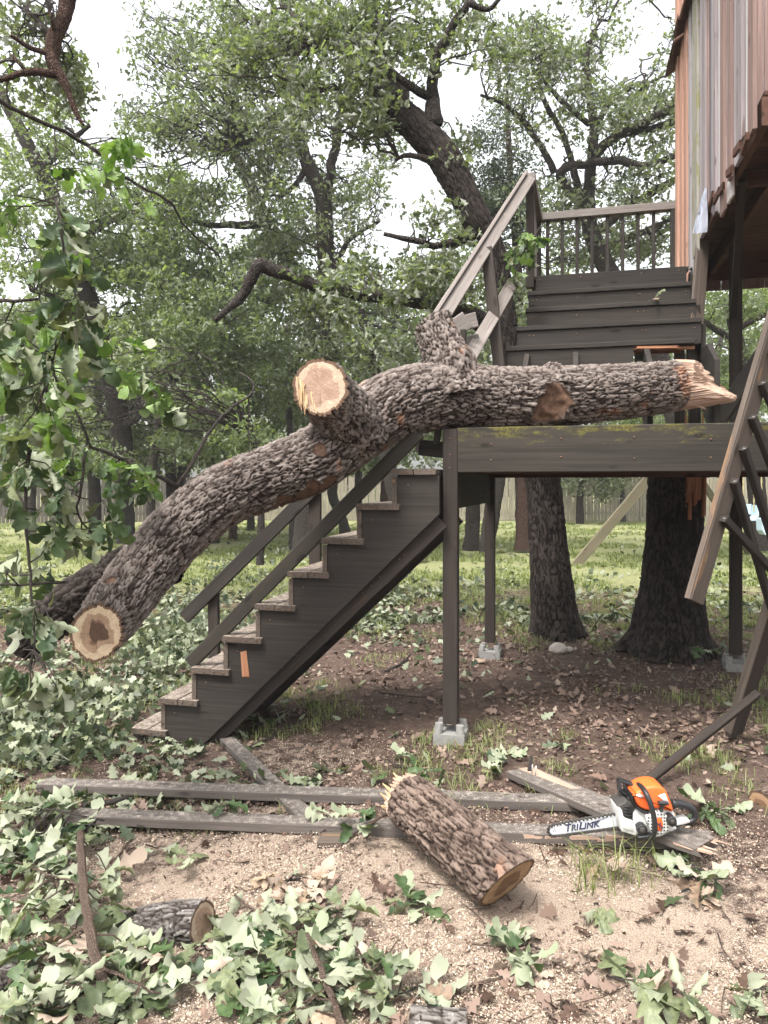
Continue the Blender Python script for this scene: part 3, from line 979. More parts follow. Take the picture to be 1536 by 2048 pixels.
for a in (UA0 + 0.03, UA1 + 0.022, 0.75, 1.25):
    poly = [(BL - 1.25, 1.99), (BL - 1.0, 1.99), (BL + 0.05, 2.85), (BL + 0.05, ZL - 0.205), (BL, ZL - 0.205)]
    for k in range(1, 5):
        poly += [(BL - T2 * (k - 1) + 0.05, ZL - R2 * k - 0.04), (BL - T2 * k + 0.05, ZL - R2 * k - 0.04)]
    poly += [(BL - 1.25, ZL - R2 * 5)]
    mb = MB()
    mb.prism(poly, lambda p, q, t: S(t, p, q), a - 0.018, a + 0.018)
    mb.build('carriage', M['stain'], up)
# landing floor boards and the posts that carry it
b = BL + 0.09
while b < 3.22:
    board('landing_board', S(UA0, b, ZL - 0.018), S(UA1 + 0.02, b, ZL - 0.018), 0.135, 0.034, M['stain'], up, up=EZ)
    b += 0.141
for b in (2.3, 2.75, 3.15):
    board('landing_joist', S(UA0 + 0.04, b, ZL - 0.11), S(UA1, b, ZL - 0.11), 0.036, 0.14, M['under'], up, up=EZ)
for a, b in ((UA0 + 0.04, 3.2), (1.74, 2.27), (1.74, 3.2)):
    board('landing_post', S(a, b, 1.965), S(a, b, ZL - 0.04), 0.09, 0.09, M['stain_post'], up, up=E2)
# torn end of the lowest visible step
mb = MB()
for j in range(7):
    x0 = 1.17 + rnd.uniform(-0.02, 0.02)
    mb.beam(S(x0, BL - 1.0 + 0.02 + 0.03 * j, ZL - 0.8 - 0.05), S(x0 + rnd.uniform(0.18, 0.40), BL - 1.0 + 0.02 + 0.03 * j, ZL - 0.8 - 0.055), 0.034, rnd.uniform(0.014, 0.03), EZ, jag1=0.03, w1=0.012)
mb.build('torn_wood', M['raw_red'], up)
board('side_board', P(1406, 478, 6.12), P(1386, 735, 5.72), 0.115, 0.03, M['worn_rail'], up, up=(0.25, -0.97, 0), jag1=0.01)

# landing railing
lrail = thing('landing_railing', 'dark railing with thin square balusters round the treehouse landing', 'railing', S(0.4, 3.2, ZL))
zt = 4.354
cA, cB, cC = S(UA0, BL + 0.04, zt), S(UA0 + 0.02, 3.24, zt), S(UA0 + 0.02 + 1.40, 3.24, zt)
board('top_rail', cB - E1 * 0.05, cC, 0.10, 0.075, M['grey_rail'], lrail, up=EZ)
board('bottom_rail', cB - EZ * 0.80, cC - EZ * 0.80, 0.04, 0.07, M['stain'], lrail, up=EZ)
for i in range(8):
    q = cB + E1 * (0.10 + i * 0.146)
    board('baluster', q - EZ * 0.83, q - EZ * 0.037, 0.034, 0.034, M['stain'], lrail, up=E2)
board('corner_post', cC - E1 * 0.07 - EZ * 0.88, cC - E1 * 0.07 - EZ * 0.037, 0.10, 0.09, M['stain'], lrail, up=E2)
board('corner_post', cA - EZ * 0.98, cA - EZ * 0.04, 0.07, 0.07, M['stain_post'], lrail, up=E2)
board('corner_post', cB - EZ * 0.87, cB - EZ * 0.04, 0.07, 0.07, M['stain'], lrail, up=E2)
board('side_rail', cA - E2 * 0.02, cB - E2 * 0.055, 0.09, 0.075, M['grey_rail'], lrail, up=EZ)
for i in range(6):
    q = cA + E2 * (0.16 + i * 0.15)
    board('baluster', q - EZ * 0.85, q - EZ * 0.037, 0.034, 0.034, M['grey_rail'], lrail, up=E2)

def nails(parent, pts):
    mb = MB()
    for p, n in pts:
        mb.tube([p, p + Vector(n) * 0.004], 0.0055, 6)
    o = mb.build('nail_heads', M['nail'], parent); o['kind'] = 'stuff'
npt = []
for k in range(1, 5):
    b_, z_ = BL - T2 * k, ZL - R2 * k
    for a in (0.40, 0.43, 0.76, 1.24, 1.27, 1.62):
        if k == 4 and a > 1.1: continue
        for dz in (-0.075, -0.16):
            npt.append((S(a + rnd.uniform(-.01, .01), b_ + 0.014, z_ + dz), -E2))
for a in (0.45, 0.8, 1.3, 1.6):
    for dz in (-0.04, -0.16): npt.append((S(a, BL, ZL + dz), -E2))
nails(up, npt)
npt = []
for k in range(1, 10):
    a_, z_ = nose(k)
    for da in (0.03, 0.10, 0.17, 0.24): npt.append((S(a_ + da, -0.186 if False else -0.192, z_ - 0.02 + rnd.uniform(-.008, .008)), -E2))
    npt.append((S(a_ + 0.10, -0.156, z_ - 0.10), -E2))
for _ in range(10):
    k = rnd.random(); npt.append((S(-1.55 + 1.4 * k, -0.117 - 0.001, 0.0 + 1.30 * k), -E2))
nails(stair, npt)
npt = []
for a in (0.25, 0.66, 1.07, 1.48, 1.89, 2.3):
    for dz in (0.05, -0.05): npt.append((S(a, -0.0455, 1.83 + dz + rnd.uniform(-.02, .02)), -E2))
for z in (1.90, 1.80, 1.72): npt.append((S(0.0, -0.0455, z), -E2))
nails(deck, npt)

# knocked-over stair railing
kr = thing('stair_railing', 'pale sky-lit stair railing knocked askew, slanting from landing to log stub', 'railing', P(900, 640, 4.9))
nrm = (0.35, -0.9, 0.1)
pa, pb = P(1061, 357, 6.6), P(874, 655, 4.95)
dr = (pa - pb).normalized()
fc = Vector((0.1, -1, 0.25)); fc = (fc - dr * fc.dot(dr)).normalized()
sr = dr.cross(fc).normalized()
if sr.x > 0: sr = -sr
board('handrail', pb, pa, 0.085, 0.04, M['grey_rail'], kr, up=fc)
board('handrail_lit_face', pb + sr * 0.058 + fc * 0.004, pa + sr * 0.058 + fc * 0.004, 0.028, 0.085, M['grey_rail'], kr, up=fc)  # added strip painting in the single handrail board's sky-lit top face
qa, qb = P(1025, 566, 6.1), P(930, 730, 4.9)
board('lower_rail', qb, qa, 0.095, 0.04, M['grey_rail'], kr, up=fc, jag1=0.02)
board('rail_post', P(1000, 745, 5.45), P(974, 500, 5.72), 0.085, 0.085, M['stain_post'], kr, up=E2)
board('broken_piece', P(893, 668, 4.98), P(933, 640, 5.02), 0.045, 0.12, M['grey_rail'], kr, up=EZ, jag1=0.01)
board('broken_piece', P(929, 646, 5.08), P(951, 640, 5.10), 0.05, 0.10, M['grey_rail'], kr, up=EZ, jag1=0.01)
board('broken_piece', P(925, 700, 5.0), P(925, 660, 5.0), 0.05, 0.04, M['stain_post'], kr, up=E2)
board('broken_piece', P(918, 690, 5.1), P(955, 678, 5.2), 0.04, 0.075, M['grey_rail'], kr, up=EZ)
sb = thing('loose_board', 'loose board end sticking out behind the log under the upper steps', 'board', P(1030, 742, 5.2))
board('board', P(985, 738, 5.25), P(1090, 757, 5.05), 0.10, 0.045, M['worn_rail'], sb, up=EZ)

# ------------------------------------------------------------------ treehouse
house = thing('treehouse', 'raised treehouse with weathered board siding and red-brown underside', 'treehouse', S(2.5, 1.5, 3.6))
AW = 1.735
def plank_mat(name, lo, hi, stain=None):
    return wood(name, lo, hi, grain=(1.4, 30, 30), worn=stain, worn_at=0.64)
RED = plank_mat('reddish_cedar_siding', (0.2640, 0.1452, 0.1038), (0.4136, 0.2552, 0.1936))
PALE = plank_mat('bleached_siding', (0.3168, 0.3036, 0.3036), (0.4928, 0.4796, 0.4796))
GREY = plank_mat('grey_siding', (0.1760, 0.1628, 0.1672), (0.3168, 0.2948, 0.2992), (0.2640, 0.1936, 0.1760))
MAUVE = plank_mat('mauve_grey_siding', (0.1496, 0.1302, 0.1338), (0.2728, 0.2376, 0.2420), (0.1760, 0.1320, 0.1232))
DARK = plank_mat('dark_slate_siding', (0.07, 0.068, 0.08), (0.15, 0.14, 0.155))
BROWN = plank_mat('brown_siding', (0.1144, 0.0774, 0.0686), (0.2200, 0.1540, 0.1364))
MOULD = wood('mould_streaked_siding', (0.1760, 0.1672, 0.1496), (0.2992, 0.2816, 0.2552), grain=(1.4, 30, 30), moss=0.20, mossc=((0.1760, 0.1760, 0.0792), (0.2464, 0.2288, 0.1232)))
seq = [(RED, .17, 1), (RED, .13, 0), (RED, .16, 1), (RED, .12, 0), (RED, .15, 1), (PALE, .12, 0), (GREY, .10, 1), (PALE, .10, 0), (MOULD, .24, 1), (GREY, .24, 0), (MAUVE, .13, 1),
       (RED, .05, 0), (DARK, .11, 0), (GREY, .17, 0), (MAUVE, .10, 1), (PALE, .18, 0), (BROWN, .11, 1), (PALE, .14, 0), (BROWN, .10, 1), (GREY, .17, 0), (MAUVE, .14, 1), (PALE, .16, 0), (BROWN, .12, 1)]
b = 3.20
for i, (m_, w_, proud) in enumerate(seq):
    c = b - w_ / 2
    z0 = (3.46 if c > 2.15 else 3.60 + 0.10 * math.sin(c * 5.1)) + rnd.uniform(-0.05, 0.05)
    aa = AW - (0.022 if proud else 0.0) + rnd.uniform(-0.003, 0.003)
    board('siding_board', S(aa, c, z0), S(aa, c, 6.6), w_ + (0.012 if proud else -0.006), 0.024, m_, house, up=E1, jag0=0.02)
    b -= w_
bend = b
# far wall, floor, joists, roof edge
for i in range(14):
    board('back_board', S(AW + 0.10 + i * 0.19, 3.215, 3.5), S(AW + 0.10 + i * 0.19, 3.215, 6.6), 0.186, 0.022, BROWN, house, up=E2)
b = 3.12
while b > bend:
    board('floor_board', S(AW + 0.03, b, 3.80), S(AW + 2.7, b, 3.80), 0.186, 0.03, M['under'], house, up=EZ)
    b -= 0.19
board('rim_joist', S(AW + 0.035, bend, 3.70), S(AW + 0.035, 3.18, 3.70), 0.038, 0.16, M['under'], house, up=EZ)
for a in (AW + 0.30, AW + 0.95, AW + 1.6, AW + 2.3):
    board('floor_joist', S(a, bend, 3.715), S(a, 3.18, 3.715), 0.045, 0.135, M['under'], house, up=EZ)
board('rim_joist', S(AW + 0.03, 3.19, 3.69), S(AW + 2.7, 3.19, 3.69), 0.038, 0.20, M['under'], house, up=EZ)
for bb in (0.35, 1.0):
    board('blocking', S(AW + 0.06, bb, 3.71), S(AW + 0.28, bb, 3.71), 0.04, 0.11, M['under'], house, up=EZ)
board('brace', S(AW + 0.07, 0.75, 3.64), S(AW + 0.30, 2.20, 3.05), 0.05, 0.10, M['stain_post'], house, up=EZ)
for i in range(7):
    bb = 1.5 - i * 0.22
    board('trim_scrap', S(AW - 0.045, bb, 3.60 + rnd.uniform(-0.05, 0.06)), S(AW - 0.05, bb - rnd.uniform(0.12, 0.24), 3.60 + rnd.uniform(-0.05, 0.06)), 0.02, 0.05, M['under'], house, up=EZ, jag0=0.02, jag1=0.02)
# roof: a sloping eave over the siding
for i in range(12):
    b0 = 3.34 - i * 0.32
    z = 5.70
    board('roof_shingle', S(AW + 0.5, b0 - 0.15, z + 0.36), S(AW - 0.08 - rnd.uniform(0, 0.02), b0 - 0.15, z + rnd.uniform(-0.02, 0.02)), 0.30, 0.03, M['under'], house, up=EZ, jag1=0.02)
# the board walls run up to the roof only
sheet = thing('plastic_sheet', 'crumpled pale blue plastic sheet hanging under the treehouse siding', 'sheet', S(AW, 1.4, 3.7))
def crumpled(c0, du, dv, nu=14, nv=12):
    V, Fc = [], []
    for i in range(nu + 1):
        for j in range(nv + 1):
            s_, t_ = i / nu, j / nv
            fold = 0.025 * math.sin(s_ * 17 + 2.0 * t_) * (0.3 + t_)
            wdt = 0.45 + 0.75 * t_
            p = c0 + du * ((s_ - 0.5) * wdt) + dv * t_ * (1 - 0.35 * s_) + E1 * (fold - 0.05) + Vector((0, 0, rnd.uniform(-0.008, 0.008)))
            V.append(p)
    for i in range(nu):
        for j in range(nv):
            a_ = i * (nv + 1) + j
            Fc.append((a_, a_ + nv + 1, a_ + nv + 2, a_ + 1))
    mb = MB(); mb.add(V, Fc, smooth=True)
    return mb
crumpled(S(AW - 0.03, 1.22, 3.74), E2 * 0.34, Vector((0, 0, -0.27)) + E2 * 0.30).build('film', simple('pale_plastic', (0.62, 0.66, 0.78), 0.35, 0.5, vary=0.1), sheet)

# ------------------------------------------------------------------ railing hanging off the deck on the right
hr = thing('hanging_railing', 'broken railing dangling off the deck, balusters still nailed to it', 'railing', P(1500, 1000, 4.0))
def hp(u, v, y):
    return P(u, v, y)
r1a, r1b = P(1388, 1203, 3.72), P(1578, 545, 3.95)
r2a, r2b = P(1468, 1468, 4.52), P(1592, 1075, 4.16)
facing = (r1b - r1a).cross(P(1560, 1168, 4.2) - P(1410, 1044, 3.76)).normalized()
if facing.y > 0: facing = -facing
board('rail', r1a, r1b, 0.115, 0.038, M['worn_rail'], hr, up=facing)
side1 = (r1b - r1a).normalized().cross(facing).normalized()
if side1.x > 0: side1 = -side1
board('rail_strip', r1a + side1 * 0.061, r1b + side1 * 0.061, 0.010, 0.030, M['worn_rail'], hr, up=facing)
board('rail', r2a, r2b, 0.135, 0.04, M['stain_post'], hr, up=facing)
board('rail_strip', r2a + side1 * 0.072, r2b + side1 * 0.072, 0.012, 0.048, M['worn_rail'], hr, up=facing)
d1, d2 = (r1b - r1a).normalized(), (r2b - r2a).normalized()
nail_m = simple('nail_steel', (0.5, 0.48, 0.46), 0.45, 0.5, 0.6)
for (v0, v1) in ((712, 940), (778, 1010), (846, 1085), (908, 1165), (972, 1235), (1044, 1165)):
    a_ = r1a + (r1b - r1a) * ((1203 - v0) / (1203 - 545)) + facing * 0.038 + side1 * 0.015
    b_ = r2a + (r2b - r2a) * ((1468 - v1) / (1468 - 1075)) + facing * 0.038
    board('baluster', a_, b_, 0.038, 0.036, M['stain'], hr, up=facing, jag0=0.004)
    nl = a_ + facing * 0.02 + (b_ - a_).normalized() * 0.01
    MB().tube([nl - side1 * -0.02, nl + side1 * 0.045 + EZ * -0.008], 0.0022, 5).build('nail', nail_m, hr)
g0 = G(1282, 1572, 0.02)
board('baluster', P(1514, 1388, 4.30), g0, 0.042, 0.038, M['stain_post'], hr, up=(0, -0.5, 0.85))
dp = thing('dangling_board', 'dark board leaning behind the tall post above the deck', 'board', P(1450, 860, 5.3))
board('board', P(1410, 880, 5.9), P(1560, 660, 5.3), 0.03, 0.14, M['stain'], dp, up=EZ)

# ------------------------------------------------------------------ collapsed railing on the ground
cr = thing('fallen_railing', 'collapsed railing of long dusty boards lying flat on the ground', 'railing', G(760, 1660))
def gline(u0, v0, u1, v1, h0, h1):
    a_, b_ = G(u0, v0), G(u1, v1)
    return a_ + Vector((0, 0, h0)), b_ + Vector((0, 0, h1))
a_, b_ = gline(148, 1652, 1418, 1712, 0.050, 0.066)
board('long_rail', a_, b_, 0.098, 0.046, M['stain_dust'], cr, up=EZ, jag1=0.05)
a_, b_ = gline(86, 1588, 1236, 1630, 0.050, 0.048)
board('long_rail', a_, b_, 0.10, 0.046, M['stain_dust'], cr, up=EZ, jag0=0.01)
a_, b_ = gline(455, 1492, 640, 1665, 0.034, 0.006)
board('crosspiece', a_, b_, 0.095, 0.036, M['stain_dust'], cr, up=EZ, jag0=0.01)
a_, b_ = gline(655, 1684, 640, 1660, 0.012, 0.012)
board('crosspiece', G(640, 1680, 0.013), G(690, 1680, 0.013), 0.10, 0.03, M['worn_rail'], cr, up=EZ)
bp = thing('broken_plank', 'wide dusty plank split to raw tan wood at its far end, near chainsaw', 'plank', G(1130, 1600))
a_, b_ = G(1040, 1545, 0.03), G(1245, 1632, 0.085)
board('plank', a_, b_, 0.165, 0.036, M['stain_dust'], bp, up=EZ, jag0=0.01)
d_ = (b_ - a_).normalized(); sd = d_.cross(EZ).normalized()
board('split_face', a_ + d_ * 0.03 - sd * 0.035 + EZ * 0.0195, a_ + d_ * 0.36 - sd * 0.03 + EZ * 0.0195, 0.085, 0.003, M['raw'], bp, up=EZ, jag0=0.05, jag1=0.09, w1=0.04)
for kk in (0.10, 0.13):
    q = a_ + d_ * kk + EZ * 0.018
    MB().tube([q, q + Vector((0.004, 0.0, 0.05))], 0.003, 5).build('nail', nail_m, bp)
wp = thing('broken_plank', 'wide dusty plank under the chainsaw with torn pale end', 'plank', G(1330, 1690))
a_, b_ = G(1235, 1634, 0.090), G(1402, 1690, 0.090)
board('plank', a_, b_, 0.155, 0.034, M['stain_dust'], wp, up=EZ, jag1=0.05)
d_ = (b_ - a_).normalized()
mb = MB()
sd = d_.cross(EZ).normalized()
for j in range(16):
    q = b_ - d_ * rnd.uniform(0.02, 0.09) + sd * rnd.uniform(-0.072, 0.072) + EZ * rnd.uniform(0.0, 0.013)
    mb.beam(q, q + d_ * rnd.uniform(0.04, 0.13) + sd * rnd.uniform(-.012, .012), rnd.uniform(0.008, 0.026), 0.009, EZ, ch=0.001, w1=0.004, t1=0.003)
mb.build('torn_end', M['raw'], wp)
# pale torn edge along the near rail
ra, rb = gline(148, 1652, 1418, 1712, 0.050, 0.066)
mb = MB()
for _ in range(26):
    k = rnd.uniform(0.72, 0.97)
    q = ra + (rb - ra) * k + Vector((0, -0.0485, 0.012 + rnd.uniform(-0.008, 0.010)))
    mb.beam(q, q + (rb - ra).normalized() * rnd.uniform(0.04, 0.14), rnd.uniform(0.003, 0.007), rnd.uniform(0.006, 0.018), EZ, ch=0.001, w1=0.002, t1=0.003, wob=0.003)
mb.build('torn_edge', M['raw'], cr)
# ------------------------------------------------------------------ trees
GAPS = [(195, 40, 62, 62), (205, 115, 50, 50), (215, 190, 35, 45), (405, 338, 48, 34), (655, 290, 38, 48), (722, 302, 32, 24), (905, 160, 42, 60), (1238, 140, 56, 42), (798, 372, 24, 40),
        (705, 492, 40, 20), (640, 98, 16, 16), (1440, 690, 20, 42), (1060, 20, 60, 24), (1190, 40, 60, 26), (1290, 70, 40, 60), (310, 200, 16, 26), (470, 395, 18, 12), (790, 470, 28, 30), (1300, 420, 16, 20), (40, 150, 20, 20), (540, 30, 20, 16), (250, 420, 20, 14)]
def in_gap(u, v):
    for (a, b, ru, rv) in GAPS:
        d = ((u - a) / ru) ** 2 + ((v - b) / rv) ** 2
        if d < 1.25:
            return True
    return False

def tree(name, label, trunk, limbs=(), blobs=(), mat='bark_far', limb_mat=None, leaf='crown', group='oak trees in the yard', ds=None, nth=None, amp=0.012, wlt=(0.09, 0.035), roots=None, cat='tree', twig_r=0.010, crown_kw=None):
    pts, rad = px(trunk)
    if trunk[0][1] > CY + 20:       # a foot on the ground
        base = G(trunk[0][0], trunk[0][1])
    else:
        base = pts[0]
    t = thing(name, label, cat, base, group)
    y0 = trunk[0][2]
    ds = ds or (0.02 if y0 < 9 else 0.08)
    nth = nth or (90 if y0 < 9 else 14)
    seed = rnd.randrange(999)
    if y0 < 9:
        V, C, T = log_limb('trunk', mat, t, trunk, ds, nth, wl_=wlt[0], wt=wlt[1], amp=amp, seed=seed, roots=roots)
    else:
        V, f, at, C, T = bark_tube(pts, rad, ds, nth, wl_=0.3, wt=0.1, amp=0.02, seed=seed, lump=0.06, roots=roots)
        link('trunk', np_mesh('trunk', V.reshape(-1, 3), f, True, at, wloc(t)), M[mat], t)
    samples = [(Vector(c), 1.0) for c in C[::max(1, int(0.25 / ds))] if c[2] > 1.2]
    for sp in limbs:
        p_, r_ = px(sp)
        C_, R_ = catmull(p_, r_, 0.07)
        jit = 0.35 * np.array([r_[0]]) * (np.stack([fbm(C_[:, 0] * 5 + k * 9, C_[:, 2] * 5, C_[:, 1] * 5, 7 + k, 2) for k in range(3)], 1) - 0.5) * 2
        mb = MB()
        mb.tube(C_ + jit, R_, 9 if r_[0] > 0.03 else 6, wob=0.10)
        mb.build('limb', M[limb_mat or 'bark_far'], t)
        samples += [(Vector(c), 0.6) for c in C_[::3]]
    P_, S_, L_, Q_ = [], [], [], []
    tw = MB()
    for (u, v, y, ru, rv, ry, n, cr, nl, size) in blobs:
        k = 0
        tries = 0
        while k < n and tries < n * 8:
            tries += 1
            a_, b_ = rnd.uniform(-1, 1), rnd.uniform(-1, 1)
            if a_ * a_ + b_ * b_ > 1: continue
            uu, vv = u + a_ * ru, v + b_ * rv
            if in_gap(uu, vv): continue
            k += 1
            c = P(uu, vv, y + rnd.uniform(-ry, ry))
            if c.z < 0.3: continue
            c_r = cr * rnd.uniform(0.6, 1.25)
            m = int(nl * (0.54 if vv < 330 else (0.75 if vv < 480 else 1.05)) * rnd.uniform(0.45, 1.5))
            q = rng.normal(size=(m, 3))
            q /= np.linalg.norm(q, axis=1)[:, None]
            q = q * (rng.random(m) ** 0.5)[:, None] * np.array([[c_r, c_r, c_r * 0.62]])
            P_.append(np.array(c)[None] + q)
            S_.append(size * rng.uniform(0.65, 1.3, m))
            L_.append(np.clip(rng.random(m) * 0.6 + rnd.uniform(0, 0.42), 0, 1))
            if samples:
                s_ = min(samples, key=lambda z: (z[0] - c).length * z[1] + (0.4 if z[0].z > c.z + 0.3 else 0))[0]
                d = c - s_
                if d.length < 5.5 and (y0 < 12 or (vv < 520 and rnd.random() < 0.8) or rnd.random() < 0.25):
                    m1 = s_ + d * 0.35 + rvec(d.length * 0.16) + Vector((0, 0, d.length * 0.06))
                    m2 = s_ + d * 0.7 + rvec(d.length * 0.12)
                    r0 = min(twig_r * (0.7 + 0.7 * d.length), 0.04)
                    C_, R_ = catmull([s_, m1, m2, c], [r0, r0 * 0.75, r0 * 0.5, r0 * 0.3], max(0.15, d.length / 12))
                    C_[1:-1] += rng.normal(size=(len(C_) - 2, 3)) * 0.022 * d.length ** 0.5
                    tw.tube(C_, R_, 5, cap=False)
                    for _ in range(2):
                        e = c + rvec(c_r * 0.8)
                        tw.tube([m2, (m2 + e) / 2 + rvec(0.06), e], [r0 * 0.4, r0 * 0.3, r0 * 0.2], 4, cap=False)
    if tw.v:
        o = tw.build('twigs', M['twig' if y0 < 10 else 'bark_far'], t)
        o['kind'] = 'stuff'
    if P_:
        scatter('crown', M[leaf], np.concatenate(P_), np.concatenate(S_), T_CROWN if leaf != 'cedar' else T_CARD, 0.0, t, lr=np.concatenate(L_))
    return t

# 1: the leaning dark oak just behind the deck
tree('oak_tree', 'dark leaning oak behind the deck, curving up past the stair railing',
     [(1112, 1280, 7.75, 50), (1107, 1215, 7.8, 42), (1096, 1085, 7.9, 37), (1083, 955, 8.0, 34), (1048, 830, 8.0, 31), (1018, 720, 8.0, 29), (1003, 600, 8.0, 23), (985, 505, 8.0, 25), (945, 425, 8.0, 28), (890, 320, 8.1, 31), (840, 262, 8.2, 31), (785, 205, 8.3, 28), (757, 120, 8.5, 24), (738, 20, 8.7, 18), (725, -120, 9.0, 12)],
     limbs=[[(985, 655, 8.0, 22), (905, 620, 7.7, 17), (820, 598, 7.4, 15), (740, 592, 7.2, 14), (660, 578, 7.0, 12), (590, 552, 6.9, 12), (520, 530, 6.8, 14), (505, 560, 6.8, 12), (478, 598, 6.8, 10), (428, 640, 6.8, 5)],
            [(865, 250, 8.15, 20), (864, 175, 8.1, 12), (878, 105, 8.0, 10), (905, 50, 7.9, 9), (938, 2, 7.8, 7), (950, -60, 7.8, 6)],
            [(935, 5, 7.8, 6), (975, 20, 7.8, 5), (1000, -5, 7.7, 4)],
            [(860, 195, 8.1, 9), (815, 172, 8.0, 8), (768, 125, 7.9, 6), (742, 95, 7.9, 3)],
            [(820, 240, 8.2, 14), (800, 180, 8.4, 10), (770, 150, 8.5, 7), (700, 175, 8.5, 5), (640, 180, 8.6, 4)],
            [(940, 470, 8.0, 14), (880, 490, 7.9, 7), (830, 480, 7.8, 6), (770, 470, 7.8, 4)],
            [(895, 330, 8.1, 10), (820, 310, 8.0, 5), (790, 320, 8.0, 3)],
            [(740, 60, 8.6, 10), (690, 60, 8.5, 6), (620, 100, 8.4, 4)]],
     blobs=[(800, 60, 8.4, 130, 100, 1.0, 34, .34, 80, .095), (690, 150, 8.4, 110, 130, .9, 40, .34, 90, .095), (740, 215, 8.2, 60, 60, .6, 14, .28, 80, .09), (975, 60, 8.0, 70, 80, .7, 8, .28, 60, .09),
            (600, 90, 8.6, 110, 110, .9, 30, .34, 85, .095), (870, 480, 7.8, 110, 70, .7, 12, .26, 50, .09), (870, 570, 7.6, 90, 50, .6, 16, .26, 60, .09), (700, 560, 7.2, 120, 45, .5, 12, .24, 50, .09), (480, 80, 8.8, 70, 90, .8, 16, .32, 75, .095),
            (640, 600, 7.0, 90, 40, .4, 8, .22, 45, .09), (910, 300, 8.0, 40, 60, .5, 5, .22, 45, .09)],
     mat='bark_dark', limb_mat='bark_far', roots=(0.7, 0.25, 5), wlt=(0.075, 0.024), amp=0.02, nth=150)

# 2: the big oak whose top snapped off
bt = tree('broken_oak_trunk', 'massive dark oak trunk under the deck, snapped off with raw red wood showing',
          [(1338, 1305, 6.95, 78), (1340, 1250, 6.95, 66), (1345, 1150, 6.95, 57), (1349, 1050, 6.97, 53), (1352, 960, 7.0, 52), (1354, 912, 7.0, 50)],
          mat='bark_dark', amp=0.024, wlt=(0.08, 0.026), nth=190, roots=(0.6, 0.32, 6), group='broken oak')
mb = MB()
for j in range(9):
    u = 1362 + j * 5.2
    mb.beam(P(u + rnd.uniform(-3, 3), 1010 + rnd.uniform(-30, 20), 6.72 + 0.02 * abs(j - 4)), P(u + 8 + rnd.uniform(-3, 3), 815 + rnd.uniform(-15, 25), 6.72 + 0.02 * abs(j - 4)), 0.034, 0.05, (0, -1, 0), w1=0.012, t1=0.01, jag1=0.03, jag0=0.05)
mb.build('split_wood', M['raw_red'], bt)
mb = MB()
for j in range(14):
    q = P(1354 + rnd.uniform(-42, 52), 925, 6.95 + rnd.uniform(-.15, .2))
    mb.beam(q, q + Vector((rnd.uniform(-.03, .05), rnd.uniform(-.03, .03), rnd.uniform(.06, .22 + (0.25 if q.x > P(1370, 900, 6.95).x else 0)))), 0.06, 0.03, (0, -1, 0), w1=0.008, t1=0.006)
mb.build('splinters', M['raw_red'], bt)

# 3: grey oak behind the stairs, forking high up
tree('oak_tree', 'grey mossy oak behind the stair rails, forking in a Y high up',
     [(612, 1106, 17.5, 28), (612, 1060, 17.5, 24), (618, 985, 17.5, 23), (640, 860, 17.5, 21), (655, 700, 17.3, 19), (652, 560, 17, 17), (648, 430, 17, 17), (640, 385, 17, 14), (612, 320, 17, 13), (592, 255, 17, 11), (578, 190, 17, 8), (570, 80, 17, 5)],
     limbs=[[(648, 420, 17, 13), (660, 350, 16.8, 10), (672, 280, 16.6, 9), (678, 235, 16.6, 7), (700, 170, 16.5, 5)], [(592, 260, 17, 7), (565, 230, 16.8, 6), (520, 265, 16.6, 5), (480, 295, 16.5, 4)],
            [(615, 330, 17, 6), (590, 370, 16.8, 5), (560, 395, 16.6, 4)], [(578, 190, 17, 7), (620, 160, 16.8, 5), (660, 90, 16.6, 4)], [(650, 560, 17, 8), (700, 480, 17, 5), (760, 440, 17, 3)]],
     blobs=[(560, 170, 16.8, 140, 150, 2.2, 60, .62, 95, .13), (650, 330, 17, 130, 120, 2, 34, .6, 85, .13), (480, 330, 17, 110, 120, 2, 40, .6, 90, .13), (640, 520, 17.5, 130, 90, 2, 30, .6, 85, .13), (420, 120, 16.5, 90, 120, 2, 34, .6, 90, .13), (305, 90, 16.5, 50, 80, 1.5, 16, .5, 80, .13), (300, 250, 17, 60, 60, 1.5, 14, .55, 80, .13), (760, 330, 18, 60, 90, 2, 10, .5, 70, .13)])
# 4
tree('oak_tree', 'slim crooked oak left of the grey mossy oak, bending toward upper left',
     [(692, 1074, 22, 12), (682, 1030, 22, 10), (664, 985, 22, 10), (676, 910, 22, 10), (664, 800, 21.5, 12), (640, 700, 21, 12), (605, 600, 20.5, 13), (578, 525, 20, 14), (543, 462, 20, 14), (512, 395, 20, 12), (488, 340, 20, 11), (466, 300, 20, 9), (440, 220, 20, 6)],
     limbs=[[(535, 455, 20, 9), (500, 450, 19.6, 8), (425, 450, 19.2, 6), (380, 440, 19, 4)], [(468, 300, 20, 8), (500, 285, 19.7, 6), (560, 225, 19.4, 5), (600, 190, 19.4, 4)], [(590, 575, 20.3, 9), (540, 600, 20, 7), (500, 585, 20, 5), (430, 560, 20, 4)]],
     blobs=[(430, 480, 20.5, 190, 140, 3, 66, .7, 90, .15), (560, 660, 21, 180, 110, 3, 50, .7, 90, .15), (330, 330, 20, 120, 130, 3, 44, .7, 90, .15), (420, 230, 20, 110, 90, 2, 26, .65, 85, .15)], leaf='crown_lt')
